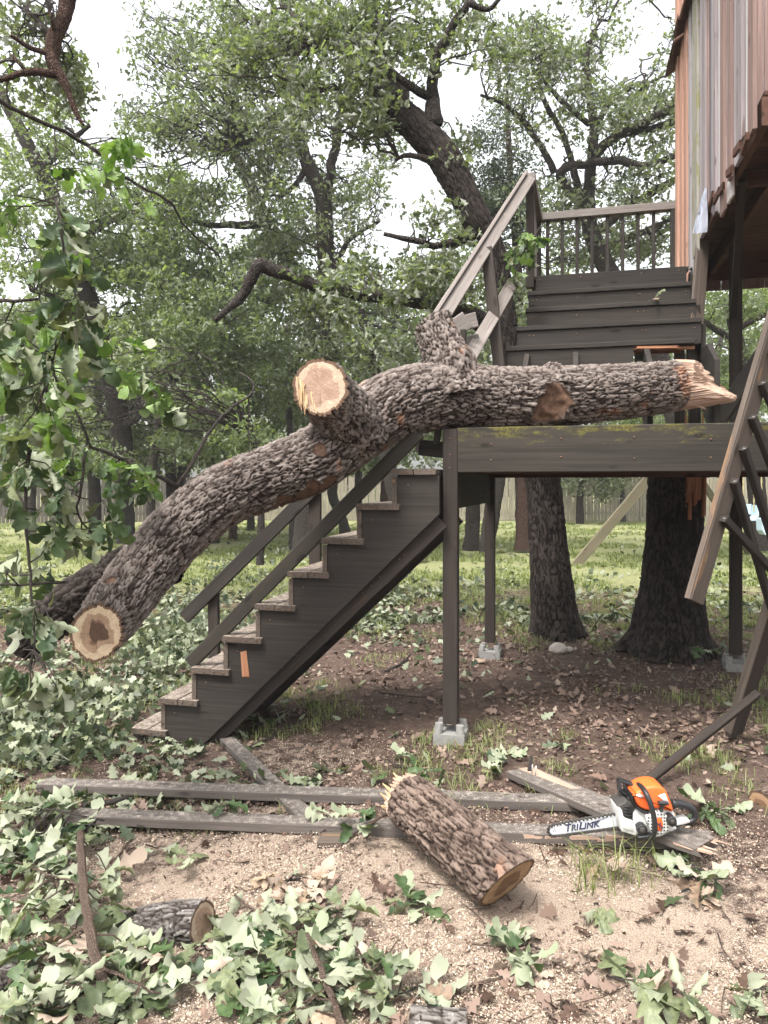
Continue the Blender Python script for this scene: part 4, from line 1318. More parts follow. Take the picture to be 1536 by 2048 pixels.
# 5
tree('oak_tree', 'dark oak leaning left behind the hanging leaves, beyond the big log',
     [(252, 1086, 19, 19), (250, 1020, 19, 18), (246, 900, 19, 20), (228, 780, 18.6, 20), (206, 680, 18.2, 20), (180, 605, 18, 18), (150, 500, 18, 16), (118, 420, 18, 15), (82, 345, 18, 14), (58, 295, 18, 13), (28, 235, 18, 12), (-15, 160, 18, 9)],
     limbs=[[(150, 500, 18, 8), (190, 460, 17.8, 6), (250, 430, 17.6, 5), (330, 400, 17.4, 4)], [(240, 860, 18.8, 7), (290, 820, 18.5, 5), (330, 740, 18.2, 4), (370, 700, 18, 3)], [(82, 345, 18, 8), (130, 290, 18, 6), (180, 250, 18, 4)], [(200, 660, 18.2, 8), (120, 600, 17.8, 6), (60, 580, 17.5, 4)]],
     blobs=[(110, 420, 18, 160, 150, 2.6, 70, .66, 95, .14), (60, 240, 17.5, 90, 110, 2, 24, .6, 85, .14), (240, 620, 21.8, 170, 150, 2.0, 66, .75, 95, .16), (80, 680, 19.5, 120, 130, 1.5, 44, .66, 95, .14), (270, 480, 18, 120, 100, 2, 34, .66, 95, .14), (200, 820, 22, 190, 80, 1.5, 30, .7, 85, .16)], leaf='crown_lt')
# 6: near branch from a tree whose trunk stands outside the picture
tree('overhanging_oak_limb', 'reddish oak limb hanging into the top corner against white sky',
     [(170, -260, 5.6, 22), (150, -100, 5.7, 18), (136, 0, 5.8, 15), (126, 40, 5.8, 14), (108, 82, 5.8, 15), (106, 125, 5.8, 13), (126, 158, 5.8, 9), (138, 190, 5.8, 6), (152, 225, 5.8, 5), (166, 250, 5.8, 3)],
     limbs=[[(112, 148, 5.8, 8), (75, 143, 5.75, 8), (35, 150, 5.7, 6), (0, 160, 5.7, 5), (-40, 150, 5.6, 4)], [(108, 110, 5.8, 6), (60, 95, 5.7, 5), (20, 70, 5.6, 4)], [(60, 150, 5.75, 4), (40, 130, 5.7, 3), (25, 110, 5.7, 2)], [(112, 75, 5.8, 5), (104, 40, 5.7, 4), (95, 10, 5.7, 3)]],
     blobs=[(45, 50, 6.5, 75, 60, .4, 12, .26, 55, .085), (60, 175, 6.5, 95, 60, .4, 15, .26, 55, .085), (165, 150, 6.5, 50, 35, .3, 7, .22, 45, .085), (10, -60, 6.5, 80, 60, .4, 6, .26, 60, .09)],
     mat='bark_red', limb_mat='bark_red', cat='branch', group='overhanging limb', ds=0.03, nth=20, twig_r=0.006)
# 7: cedars
tree('cedar_tree', 'dark green cedar with reddish trunk behind the stair railing',
     [(1047, 1100, 18.5, 19), (1047, 1060, 18.5, 16), (1045, 960, 18.5, 15), (1040, 750, 18.5, 12), (1034, 520, 18.5, 9), (1020, 330, 18.5, 6), (1014, 180, 18.5, 3)],
     blobs=[(1010, 330, 18.3, 70, 130, 1.0, 60, .46, 170, .075), (1005, 460, 18.3, 85, 90, 1.0, 40, .46, 170, .075), (1150, 470, 18.3, 70, 60, 1.0, 12, .46, 120, .075), (960, 400, 18.3, 40, 80, 1.0, 16, .46, 150, .075)],
     mat='bark_red', limb_mat='bark_red', leaf='cedar', group='cedar trees')
tree('cedar_tree', 'dark cedar mass in the shade behind the upright log stub',
     [(770, 1090, 24, 14), (772, 1000, 24, 12), (775, 900, 24, 10), (772, 750, 24, 7), (768, 620, 24, 4)],
     blobs=[(765, 700, 24, 90, 80, 1.2, 50, .6, 170, .10), (770, 830, 24, 110, 70, 1.2, 40, .6, 150, .10)], mat='bark_red', leaf='cedar', group='cedar trees')
# 8: spreading oak on the right
tree('oak_tree', 'spreading oak with many crooked limbs seen beyond the landing railing',
     [(1372, 1108, 15, 26), (1366, 1000, 15, 22), (1352, 840, 15, 20), (1290, 640, 14.8, 20), (1225, 555, 14.6, 19), (1188, 480, 14.5, 17), (1176, 420, 14.5, 14), (1180, 350, 14.4, 11), (1188, 270, 14.3, 9), (1178, 180, 14.2, 7), (1170, 100, 14.2, 5)],
     limbs=[[(1178, 430, 14.5, 10), (1120, 350, 14.3, 9), (1160, 330, 14.2, 8), (1230, 322, 14, 8), (1300, 330, 13.8, 7), (1360, 308, 13.6, 6)], [(1180, 320, 14.4, 10), (1235, 270, 14.2, 10), (1290, 245, 14, 9), (1350, 210, 13.8, 9), (1420, 180, 13.6, 7)],
            [(1182, 300, 14.4, 8), (1210, 220, 14.2, 6), (1262, 175, 14, 5), (1300, 165, 14, 3)], [(1170, 440, 14.5, 9), (1130, 280, 14.4, 6), (1085, 190, 14.3, 5), (1080, 90, 14.3, 3)], [(1110, 345, 14.3, 7), (1060, 260, 14.2, 6), (1010, 210, 14.1, 4), (960, 190, 14, 3)],
            [(1188, 470, 14.5, 10), (1250, 420, 14.3, 8), (1330, 370, 14, 7), (1400, 330, 13.8, 5)], [(1200, 500, 14.5, 8), (1270, 470, 14.4, 6), (1340, 440, 14.2, 4)], [(1180, 250, 14.3, 6), (1120, 200, 14.2, 5), (1080, 150, 14.1, 3)], [(1180, 200, 14.2, 5), (1175, 110, 14.2, 4), (1190, 60, 14.2, 3)],
            [(1240, 270, 14.2, 6), (1330, 250, 14, 7), (1370, 225, 14, 5)]],
     blobs=[(1110, 170, 14.4, 140, 130, 1.8, 60, .5, 80, .115), (1270, 290, 14.4, 110, 110, 1.8, 46, .5, 80, .115), (1210, 60, 14.4, 150, 80, 1.8, 22, .45, 60, .115), (1060, 80, 14.2, 100, 90, 1.8, 26, .5, 70, .115), (1230, 450, 15.5, 140, 80, 1.8, 40, .5, 80, .115), (1320, 160, 14.4, 60, 80, 1.5, 16, .45, 70, .115), (1100, 400, 15, 70, 60, 1.5, 12, .45, 70, .115)])
tree('oak_tree', 'bright leafy oak seen under the treehouse floor',
     [(1520, 1100, 17, 20), (1515, 1000, 17, 17), (1500, 850, 17, 14), (1480, 700, 17, 12), (1450, 600, 17, 8)],
     limbs=[[(1480, 690, 17, 8), (1440, 665, 16.8, 6), (1400, 640, 16.6, 5), (1370, 655, 16.5, 3)], [(1470, 660, 17, 7), (1530, 630, 16.8, 6), (1600, 640, 16.6, 4)]],
     blobs=[(1470, 610, 17, 100, 40, 1.5, 22, .6, 80, .13), (1420, 800, 17.5, 100, 90, 2, 40, .6, 90, .13), (1520, 740, 17.5, 50, 90, 2, 16, .6, 90, .13), (1330, 820, 20, 100, 40, 2, 16, .6, 90, .13)], leaf='crown_lt')
# 9: trunks in the middle distance seen under the log and the deck
def pole_tree(label, spec, blobs, mat='bark_far', leaf='crown', name='oak_tree', limbs=()):
    return tree(name, label, spec, limbs, blobs, mat=mat, leaf=leaf, group='thin trees in front of the fence')
pole_tree('thin grey trunk close left of the rear deck post', [(942, 1106, 19, 18), (945, 1050, 19, 15), (947, 950, 19, 14), (940, 800, 19, 12), (925, 640, 19, 8)], [(900, 720, 19.5, 90, 90, 2, 30, .6, 90, .14), (980, 640, 19.5, 70, 90, 2, 14, .6, 90, .14)])
pole_tree('trunk leaning right, just right of the rear deck post', [(970, 1112, 18, 14), (982, 1040, 18, 16), (996, 950, 18, 15), (1010, 800, 18, 13), (1030, 640, 18, 9)], [(1050, 600, 18, 80, 60, 1.5, 10, .6, 80, .14)])
pole_tree('curved trunk with flared foot behind the upper stairs treads', [(828, 1106, 16, 26), (812, 1060, 16, 20), (790, 985, 16, 17), (776, 930, 16, 15), (768, 860, 16, 14), (750, 740, 16, 12), (720, 620, 16, 9)], [(720, 680, 17, 110, 80, 2, 26, .6, 90, .14), (840, 700, 17, 80, 80, 2, 16, .6, 90, .14)])
pole_tree('slim sapling in front of the fence below the sawn stub', [(724, 1060, 24, 7), (716, 980, 24, 7), (722, 880, 24, 6), (716, 780, 24, 5)], [(650, 820, 22, 100, 70, 2, 30, .65, 90, .15)], leaf='crown_lt')
pole_tree('twin stemmed trunk seen between leaning oak and log', [(345, 1075, 24, 12), (344, 1000, 24, 11), (340, 900, 24, 10), (352, 780, 24, 9), (360, 650, 24, 7)], [(370, 760, 22, 140, 90, 3, 50, .7, 95, .15), (330, 880, 22, 110, 60, 2, 24, .65, 90, .15)], limbs=[[(345, 1040, 24, 10), (362, 960, 24, 9), (372, 880, 24, 8), (390, 760, 24, 6)]])
pole_tree('short reddish trunk under the middle of the log', [(466, 1084, 22, 9), (466, 1030, 22, 8), (470, 940, 22, 8), (480, 800, 22, 7), (470, 680, 22, 5)], [(470, 760, 22, 130, 110, 3, 44, .7, 95, .15)], mat='bark_red', leaf='crown_lt')
pole_tree('slender trunk beside the short reddish one under the log', [(502, 1066, 26, 8), (502, 1000, 26, 7), (508, 900, 26, 6), (520, 780, 26, 5)], [(560, 800, 24, 110, 80, 3, 34, .7, 95, .15)])
pole_tree('pale trunk at the far left before the dark fence', [(62, 1070, 23, 11), (62, 1030, 23, 10), (60, 960, 23, 10), (56, 800, 23, 9), (40, 640, 23, 7)], [(50, 800, 22, 130, 100, 3, 36, .7, 95, .15)])
pole_tree('dark trunk in the shade left of the leaning oak foot', [(190, 1078, 22, 13), (190, 1000, 22, 12), (186, 900, 22, 11), (200, 760, 22, 9)], [(150, 880, 22, 120, 80, 3, 30, .7, 95, .15)])
pole_tree('brown trunk between the dark fence and the log', [(430, 1090, 21, 10), (428, 1040, 21, 9), (424, 950, 21, 9), (410, 820, 21, 8)], [(440, 880, 21, 100, 60, 2, 26, .65, 90, .15)], leaf='crown_lt')
pole_tree('small tree drooping over the pale fence behind the leaning timber', [(1160, 1048, 30, 8), (1160, 1000, 30, 7), (1165, 950, 30, 6), (1180, 860, 30, 5)], [(1180, 955, 29.5, 90, 34, 1.0, 26, .75, 110, .17), (1140, 880, 30, 110, 60, 2, 24, .8, 100, .17), (1260, 850, 30, 120, 70, 2, 30, .8, 100, .17)])
pole_tree('thin trunk by the fence right of the drooping small tree', [(1246, 1046, 30, 6), (1245, 1000, 30, 5), (1242, 940, 30, 5), (1238, 850, 30, 4)], [(1280, 900, 30, 80, 50, 1.5, 16, .75, 100, .17)])
# light sapling foliage close behind the log
tree('oak_sapling', 'bright yellow-green sapling foliage close behind the log',
     [(520, 1130, 11, 8), (522, 1040, 11, 7), (515, 940, 11, 6), (500, 840, 11, 4)],
     blobs=[(510, 880, 11, 70, 26, .6, 12, .3, 70, .085), (420, 830, 11.5, 90, 60, .8, 18, .32, 70, .085), (90, 760, 11, 120, 80, .8, 22, .32, 70, .085)], leaf='crown_lt', group='saplings', twig_r=0.005)

tree('understory_tree', 'broad low green tree filling the space behind the hanging twigs',
     [(300, 1100, 17, 9), (302, 1000, 17, 8), (310, 900, 17, 7), (330, 780, 17, 5)],
     blobs=[(330, 700, 17, 130, 120, 1.5, 34, .6, 100, .13), (120, 900, 17, 140, 60, 1.2, 20, .55, 90, .13), (420, 620, 17.5, 120, 80, 1.5, 22, .6, 95, .13), (420, 880, 17, 110, 50, 1.0, 16, .5, 90, .13)], leaf='crown_lt', group='understory trees')
tree('understory_tree', 'broad low green tree behind the sawn stub and stair rails',
     [(585, 1100, 18.5, 8), (584, 1000, 18.5, 7), (580, 880, 18.5, 6), (576, 760, 18.5, 4)],
     blobs=[(570, 720, 18.5, 120, 110, 1.2, 30, .6, 100, .13), (700, 900, 18.5, 120, 40, 1.0, 18, .5, 90, .13), (830, 860, 19, 80, 60, 1.0, 16, .55, 90, .13), (840, 640, 19, 90, 70, 1.0, 16, .55, 90, .13)], leaf='crown_lt', group='understory trees')
# the woods beyond the fence read as one mass
cl, sz, lr = [], [], []
for _ in range(900):
    u = rnd.uniform(-250, 1800)
    y = rnd.uniform(35, 48)
    top = 560 + 90 * math.sin(u * 0.011) + 60 * math.sin(u * 0.031 + 1)
    v = rnd.uniform(top, 1010)
    if in_gap(u, v): continue
    m = 46
    q = rng.normal(size=(m, 3)); q /= np.linalg.norm(q, axis=1)[:, None]
    q = q * (rng.random(m) ** 0.5)[:, None] * np.array([[1.5, 1.5, 1.0]])
    cl.append(np.array(P(u, v, y))[None] + q)
    sz.append(rng.uniform(0.25, 0.42, m)); lr.append(np.clip(rng.random(m) * .6 + rnd.uniform(0, .35), 0, 1))
o = scatter('far_woods', M['crown'], np.concatenate(cl), np.concatenate(sz), T_CARD, 0.0, lr=np.concatenate(lr))
o['kind'] = 'stuff'; o['label'] = 'dense green woods beyond the fence'
mb = MB()
for _ in range(34):
    u, y = rnd.uniform(-200, 1750), rnd.uniform(35, 44)
    q = P(u, 1000, y); q.z = gz(q.x, q.y)
    mb.tube([q, q + Vector((rnd.uniform(-.5, .5), 0, 4)), q + Vector((rnd.uniform(-1, 1), 0, 9))], [0.24, 0.19, 0.1], 7)
o = mb.build('far_woods_trunks', M['bark_far'])
o['kind'] = 'stuff'; o['label'] = 'trunks of the woods beyond the fence'
big = thing('fallen_log', 'huge bark covered oak log lying across the deck and over the stairs', 'log', P(950, 855, 4.75))
SPEC = [(1352, 771, 5.02, 50), (1250, 782, 4.96, 55), (1130, 791, 4.90, 58), (1000, 796, 4.82, 60), (900, 789, 4.74, 66), (805, 806, 4.62, 68),
        (722, 850, 4.50, 67), (635, 914, 4.38, 63), (537, 955, 4.24, 61), (445, 992, 4.10, 60), (366, 1055, 3.95, 59), (297, 1132, 3.78, 60), (240, 1208, 3.55, 57), (193, 1266, 3.32, 52)]
scars = [(P(1097, 815, 4.70), 0.115, 0.03), (P(612, 978, 4.26), 0.09, 0.005), (P(565, 1002, 4.2), 0.075, 0.003), (P(655, 965, 4.3), 0.07, 0.003), (P(640, 900, 4.2), 0.045, 0.0), (P(222, 1165, 3.5), 0.035, 0.0), (P(1110, 800, 4.72), 0.10, 0.02)]
V, C, T = log_limb('trunk', 'bark', big, SPEC, 0.0075, 180, cut=(0.05, -0.93, 0.02), wl_=0.072, wt=0.019, amp=0.020, seed=3, lump=0.05, scars=scars)
disc_obj('cut_face', M['cut_b'], big, V[-1], T[-1], rings=14, rough=0.004)
# the broken end: split wood running on past the bark at the back and below
ring0 = V[0]
def ext_break(k, vec):
    away = vec[:, 1] * k / 0.17
    low = -vec[:, 2] * k / 0.17
    e = 0.02 + 0.31 * np.clip((away + 0.95) / 1.35, 0, 1) + 0.16 * sstep(0.0, 0.7, low) * sstep(0.9, -0.2, away)
    e = e * (0.75 + 0.35 * sstep(-0.9, 0.2, low))
    j = 0.7 * (fbm(vec[:, 2] * k * 40, vec[:, 1] * k * 14, k * 2.0, 31, 3) - 0.5) + 0.3 * (fbm(vec[:, 2] * k * 130, vec[:, 1] * k * 30, 0, 35, 2) - 0.5)
    return (e + 0.065 * j) * min(1.0, (1 - k) * 14 + 0.02)
disc_obj('broken_end', M['raw'], big, ring0, -T[0], smooth=False, rings=26, ext=ext_break)
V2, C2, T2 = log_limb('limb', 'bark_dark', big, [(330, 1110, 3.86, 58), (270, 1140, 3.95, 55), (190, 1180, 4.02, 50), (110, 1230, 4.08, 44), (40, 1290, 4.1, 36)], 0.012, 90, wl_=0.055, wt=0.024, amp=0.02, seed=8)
disc_obj('limb_end', M['cut_c'], big, V2[-1], T2[-1], rings=6)
V3, C3, T3 = log_limb('stub', 'bark', big, [(912, 800, 4.74, 80), (902, 742, 4.76, 56), (886, 700, 4.80, 44), (872, 668, 4.84, 39), (866, 648, 4.86, 39)], 0.009, 96, cut=(-0.45, 0.35, 0.85), wl_=0.05, wt=0.023, amp=0.02, seed=12)
disc_obj('stub_cut', M['cut_a'], big, V3[-1], T3[-1], rings=8)
V4, C4, T4 = log_limb('stub', 'bark', big, [(716, 862, 4.48, 70), (690, 832, 4.33, 62), (658, 795, 4.18, 56), (641, 774, 4.06, 55)], 0.0075, 120, cut=(-0.12, -0.96, 0.10), wl_=0.05, wt=0.020, amp=0.02, seed=13)
disc_obj('cut_face', M['cut_a'], big, V4[-1], T4[-1], rings=16, rough=0.003)
c4 = V4[-1].mean(0)
mb = MB()
for j in range(22):      # hinge of torn fibres under the sawn face
    an = math.radians(rnd.uniform(188, 262))
    rr_ = 0.142 * rnd.uniform(0.72, 1.0)
    a_ = Vector((c4[0] + math.cos(an) * rr_, c4[1] - 0.004, c4[2] + math.sin(an) * rr_))
    mb.beam(a_ + Vector((rnd.uniform(-.004, .012), 0.012, rnd.uniform(0.03, 0.09))), a_ + Vector((rnd.uniform(-.004, .022), rnd.uniform(-0.012, 0.012), -rnd.uniform(0.0, 0.05))), rnd.uniform(0.006, 0.020), 0.010, (0, -1, 0), w1=0.003, t1=0.003, jag1=0.008)
mb.build('splinters', M['splinter'], big)
log_limb('knob', 'bark', big, [(1108, 775, 4.85, 50), (1108, 752, 4.86, 36), (1110, 740, 4.87, 26), (1112, 734, 4.88, 10)], 0.009, 56, wl_=0.04, wt=0.02, amp=0.014, seed=17)
mb = MB()
for j in range(6):
    a_ = P(1385 + rnd.uniform(-20, 25), 800 + rnd.uniform(-6, 8), 5.0 + rnd.uniform(-.08, .1))
    mb.beam(a_, a_ + Vector((rnd.uniform(.05, .12), rnd.uniform(-.02, .04), rnd.uniform(-.03, .01))), 0.035, 0.014, EZ, w1=0.006, jag1=0.02)
mb.build('splinters', M['raw'], big)

fl = thing('log', 'short thick sawn oak log lying over the fallen boards near the chainsaw', 'log', P(920, 1760, 3.0))
V, C, T = log_limb('bark', 'bark_warm', fl, [tuple(P(818, 1602, 3.32)) + (0.112,), tuple(P(880, 1652, 3.12)) + (0.116,), tuple(P(950, 1712, 2.92)) + (0.118,), tuple(P(1014, 1768, 2.74)) + (0.124,)], 0.006, 130, cut=(0.50, -0.60, -0.58), wl_=0.070, wt=0.017, amp=0.016, seed=23, lump=0.06, world_pts=True)
disc_obj('cut_face', M['cut_c'], fl, V[-1], T[-1], rings=12, rough=0.003)
def ext_fl(k, vec):
    j = fbm(vec[:, 2] * k * 70, vec[:, 0] * k * 70, 0, 33, 3) - 0.4
    return (0.03 + 0.12 * j) * min(1.0, (1 - k) * 8)
disc_obj('broken_end', M['raw'], fl, V[0], -T[0], smooth=False, rings=16, ext=ext_fl)
mb = MB()
c0 = V[0].mean(0)
for j in range(16):
    an = rnd.uniform(0, 6.28)
    q = Vector(V[0][int(an / 6.28 * 129)]) * 0.82 + Vector(c0) * 0.18
    mb.beam(q, q - Vector(T[0]) * rnd.uniform(0.03, 0.11) + Vector((rnd.uniform(-.012, .012), 0, rnd.uniform(-.01, .012))), 0.022, 0.007, Vector(q - Vector(c0)), w1=0.004, jag1=0.01)
mb.build('splinters', M['splinter'], fl)

sl = thing('log', 'small lichen-grey log piece half buried in leaves near the bottom', 'log', P(330, 1890, 2.75))
V, C, T = log_limb('bark', 'bark_pale', sl, [tuple(P(190, 1868, 2.92)) + (0.045,), tuple(P(262, 1856, 2.84)) + (0.062,), tuple(P(335, 1848, 2.76)) + (0.072,), tuple(P(406, 1846, 2.70)) + (0.073,)], 0.006, 84, cut=(0.92, -0.38, 0.12), wl_=0.055, wt=0.015, amp=0.010, seed=27, world_pts=True)
disc_obj('cut_face', M['cut_a'], sl, V[-1], T[-1], rings=9)
def loose_log(label, spec, mat, seed, ds=0.007, nth=60):
    t = thing('log_piece', label, 'log', spec[0][:3])
    V, C, T = log_limb('bark', mat, t, spec, ds, nth, wl_=0.055, wt=0.015, amp=0.009, seed=seed, world_pts=True)
    disc_obj('cut_face', M['cut_c'], t, V[-1], T[-1], rings=6)
    disc_obj('cut_face', M['cut_c'], t, V[0], -T[0], rings=6)
    return t
loose_log('lichen covered bark chunk cut off by the bottom edge, nearest of the logs', [tuple(P(820, 2052, 2.22)) + (0.05,), tuple(P(935, 2060, 2.2)) + (0.05,)], 'bark_pale', 41)
loose_log('reddish stripped log end at the edge beyond the chainsaw handle', [tuple(P(1522, 1618, 3.6)) + (0.085,), tuple(P(1640, 1590, 3.75)) + (0.10,)], 'bark_warm', 43, 0.012)
loose_log('grey bark piece poking out of the foreground leaves at the lower corner', [tuple(P(-40, 1985, 2.42)) + (0.06,), tuple(P(24, 1958, 2.5)) + (0.055,)], 'bark_pale', 44)

# bare sticks on the ground
def stick(label, pix, r0, r1, mat='stick', lift=0.012, name='stick'):
    pts = [G(u, v, h if h is not None else lift) for u, v, h in pix]
    C_, R_ = catmull(pts, [r0 + (r1 - r0) * i / (len(pts) - 1) for i in range(len(pts))], 0.03)
    C_ = C_ + np.array([[rnd.uniform(-1, 1), rnd.uniform(-1, 1), rnd.uniform(-.5, .5)] for _ in C_]) * 0.003
    o = MB().tube(C_, R_, 7, wob=0.12).build(name, M[mat])
    return tag(o, label, 'stick', 'sticks on the ground')
stick('crooked grey stick on sawdust below the near fallen board', [(232, 1735, .01), (240, 1708, .03), (262, 1680, .02)], 0.008, 0.005)
stick('thin forked stick leaning on the near board by the log', [(690, 1685, .03), (735, 1650, .08), (775, 1628, .10)], 0.009, 0.006)
stick('dark dry branch lying slanted over the far fallen board', [(170, 1612, .05), (215, 1606, .085), (258, 1592, .10)], 0.018, 0.010, 'twig')
stick('lichened grey twig lying behind the thick short log', [(870, 1592, .03), (930, 1588, .03), (1000, 1592, .03)], 0.010, 0.006, 'twig')
stick('curved grey root-like stick on the litter beside the stair foot', [(488, 1500, .01), (600, 1445, .02), (640, 1432, .01)], 0.007, 0.004, 'twig')
stick('pale grey stick in the litter between the two near posts', [(770, 1345, .01), (805, 1325, .02), (820, 1310, .02)], 0.014, 0.008, 'twig')
stick('short mossy stick lying in the foreground sawdust', [(430, 1945, .01), (475, 1962, .02), (510, 1975, .01)], 0.012, 0.009, 'twig')
stick('straight brown stick by the rear edge of the split plank', [(1060, 1540, .06), (1062, 1515, .09)], 0.012, 0.010, 'twig')
stick('dry twig lying on sawdust in front of the sawn log', [(940, 1975, .01), (985, 1960, .02), (1015, 1962, .01)], 0.006, 0.004)
stick('pale splinter of wood standing by the chainsaw handle', [(1402, 1612, .02), (1412, 1580, .09)], 0.012, 0.004)
stick('thin stick lying across the litter before the front post', [(757, 1385, .01), (820, 1392, .02), (880, 1398, .01)], 0.006, 0.004, 'twig')

# ------------------------------------------------------------------ leaves
LOBES = [(0.0, .010, 0), (.14, .018, 0), (.22, .11, .02), (.31, .17, .03), (.385, .09, .02), (.455, .25, .04), (.535, .345, .04), (.60, .29, .03), (.655, .13, .02), (.75, .215, .03), (.85, .25, .03), (.94, .19, .02), (1.0, .05, 0)]
def leaf_mesh(name, mat, curl, droop, seed, rows=LOBES):
    r = random.Random(seed)
    V, Fc = [], []
    for i, (t, w, fwd) in enumerate(rows):
        z = -droop * t * t + 0.035 * math.sin(t * 8 + seed * 1.7)
        jl, jr = r.uniform(0.8, 1.2), r.uniform(0.8, 1.2)
        for sx, j in ((-1, jl), (0, 1), (1, jr)):
            V.append((sx * w * j * math.cos(curl), t + fwd * abs(sx), z + abs(sx) * (w * j * math.sin(curl) + r.uniform(-.045, .045))))
    for i in range(len(rows) - 1):
        a = i * 3
        Fc += [(a, a + 1, a + 4, a + 3), (a + 1, a + 2, a + 5, a + 4)]
    me = bpy.data.meshes.new(name)
    me.from_pydata(V, [], Fc)
    me.materials.append(mat)
    me.polygons.foreach_set('use_smooth', [True] * len(Fc))
    me.update()
    return me
LEAVES = {}
for mk in ('leaf', 'leaf_pale', 'leaf_bright', 'leaf_dead'):
    LEAVES[mk] = [leaf_mesh('oak_leaf', M[mk], c, d, i) for i, (c, d) in enumerate(((.2, .2), (.55, .35), (-.4, .3), (.4, -.2), (.95, .45), (-.25, .6)))]

def put_leaf(parent, base, d, n, size, mk, pl):
    d = d.normalized()
    x = d.cross(n)
    if x.length < 1e-4: x = d.orthogonal()
    x.normalize()
    n = x.cross(d)
    o = bpy.data.objects.new('leaf', LEAVES[mk][rnd.randrange(6)])
    COL.objects.link(o)
    o.parent = parent
    m = Matrix((x, d, n)).transposed().to_4x4()
    sx = size * rnd.uniform(0.85, 1.15)
    o.matrix_local = Matrix.Translation(base - pl) @ m @ Matrix.Diagonal((sx, size, size, 1))
    return o

def pick(weights):
    k = rnd.random() * sum(w for _, w in weights)
    for n, w in weights:
        k -= w
        if k <= 0: return n
    return weights[0][0]

def leafy(name, label, cat, spines, clusters, mode, size, mats, parent=None, group=None, per=(3, 6), stem_mat='twig', tw=0.0028):
    """a branch: stems (one mesh) and separate oak leaves. spines: [(points, r0, r1)]; clusters: [(point, n or None)]"""
    loc = Vector(spines[0][0][0]) if spines else Vector(clusters[0][0])
    t = parent if parent is not None else thing(name, label, cat, loc, group)
    mb = MB()
    samples = []
    for pts, r0, r1 in spines:
        C_, R_ = catmull(pts, list(np.linspace(r0, r1, len(pts))), 0.05)
        C_ = C_ + np.array([tuple(rvec(0.004)) for _ in C_])
        mb.tube(C_, R_, 7, wob=0.1)
        samples += [Vector(c) for c in C_]
    if parent is not None:
        st = mb.build(name, M[stem_mat], t)
        st['kind'] = 'stuff'
        root, pl = st, wloc(st)
        mb = MB()
    for c, n in clusters:
        if samples:
            q = min(samples, key=lambda s_: (s_ - c).length_squared * rnd.uniform(0.8, 1.3))
            mid = (q + c) / 2 + rvec((c - q).length * 0.15)
            if mode == 'ground':
                mid.z = max(mid.z, gz(mid.x, mid.y) + 0.01)
            mb.tube([q, mid, c], [tw * 1.3, tw, tw * 0.7], 5)
            out = (c - q).normalized() if (c - q).length > 1e-3 else rvec()
        else:
            out = rvec()
        for _ in range(n or rnd.randint(*per)):
            s_ = size * rnd.uniform(0.65, 1.15)
            if mode == 'hang':
                d = Vector((rnd.gauss(0, .65), rnd.gauss(0, .65), -0.75)) + out * 0.4
                nn = Vector((rnd.gauss(0, 1), rnd.gauss(-0.4, 1), rnd.gauss(0.45, .7)))
            elif mode == 'up':
                d = out * 0.8 + rvec(0.9)
                nn = Vector((rnd.gauss(0, .6), rnd.gauss(-.3, .6), 1))
            else:
                an = rnd.uniform(0, 6.283)
                d = Vector((math.cos(an), math.sin(an), rnd.uniform(-0.30, 0.12))) + Vector((out.x, out.y, out.z * 0.2)) * 0.6
                nn = Vector((rnd.gauss(0, .42), rnd.gauss(-.08, .42), 1))
                if rnd.random() < 0.5: nn = -nn
            b_ = c + rvec(0.012)
            if mode == 'ground':
                tip = b_ + d.normalized() * s_
                g_ = gz(tip.x, tip.y) + 0.008
                if tip.z < g_:
                    d.z += (g_ - tip.z) / s_ * 1.1
            if parent is not None:
                put_leaf(root, b_, d, nn, s_, pick(mats), pl)
            else:
                put_leaf(t, b_, d, nn, s_, pick(mats), loc)
    if mb.v:
        o = mb.build('twig' if parent is not None else 'stem', M[stem_mat], root if parent is not None else t)
        o['kind'] = 'stuff'
    return t

def area(u, v, ru, rv, y, ry, n, per=None):
    out = []
    while len(out) < n:
        a_, b_ = rnd.uniform(-1, 1), rnd.uniform(-1, 1)
        if a_ * a_ + b_ * b_ > 1: continue
        out.append((P(u + a_ * ru, v + b_ * rv, y + rnd.uniform(-ry, ry)), per))
    return out

def garea(u, v, ru, rv, n, h=(0.01, 0.07), per=None):
    out = []
    while len(out) < n:
        a_, b_ = rnd.uniform(-1, 1), rnd.uniform(-1, 1)
        if a_ * a_ + b_ * b_ > 1: continue
        out.append((G(u + a_ * ru, v + b_ * rv, rnd.uniform(*h)), per))
    return out

MIX_H = [('leaf', 5), ('leaf_pale', 2.6), ('leaf_bright', 3.2)]
MIX_D = [('leaf', 6), ('leaf_pale', 3)]
MIX_G = [('leaf_pale', 6), ('leaf', 3.2), ('leaf_dead', 0.35)]
hb = 'leafy oak branches hanging down'
leafy('oak_branch', 'thin pale oak branch with few bright leaves slanting down from the upper corner', 'branch',
      [([P(-40, 170, 3.0), P(40, 225, 3.1), P(110, 255, 3.2), P(190, 300, 3.4), P(262, 362, 3.7), P(340, 405, 4.0), P(372, 455, 4.2), P(438, 512, 4.5)], 0.010, 0.005), ([P(110, 255, 3.2), P(112, 340, 3.15), P(120, 410, 3.1)], 0.003, 0.002)],
      area(235, 270, 28, 25, 3.3, .1, 3) + area(230, 320, 20, 18, 3.3, .1, 2) + area(145, 335, 25, 25, 3.2, .1, 2) + area(242, 378, 12, 12, 3.5, .05, 1, 2) + area(300, 400, 12, 8, 3.7, .05, 1, 2) + area(15, 420, 25, 40, 3.0, .1, 3),
      'hang', 0.115, [('leaf_bright', 8), ('leaf', 2)], group=hb)
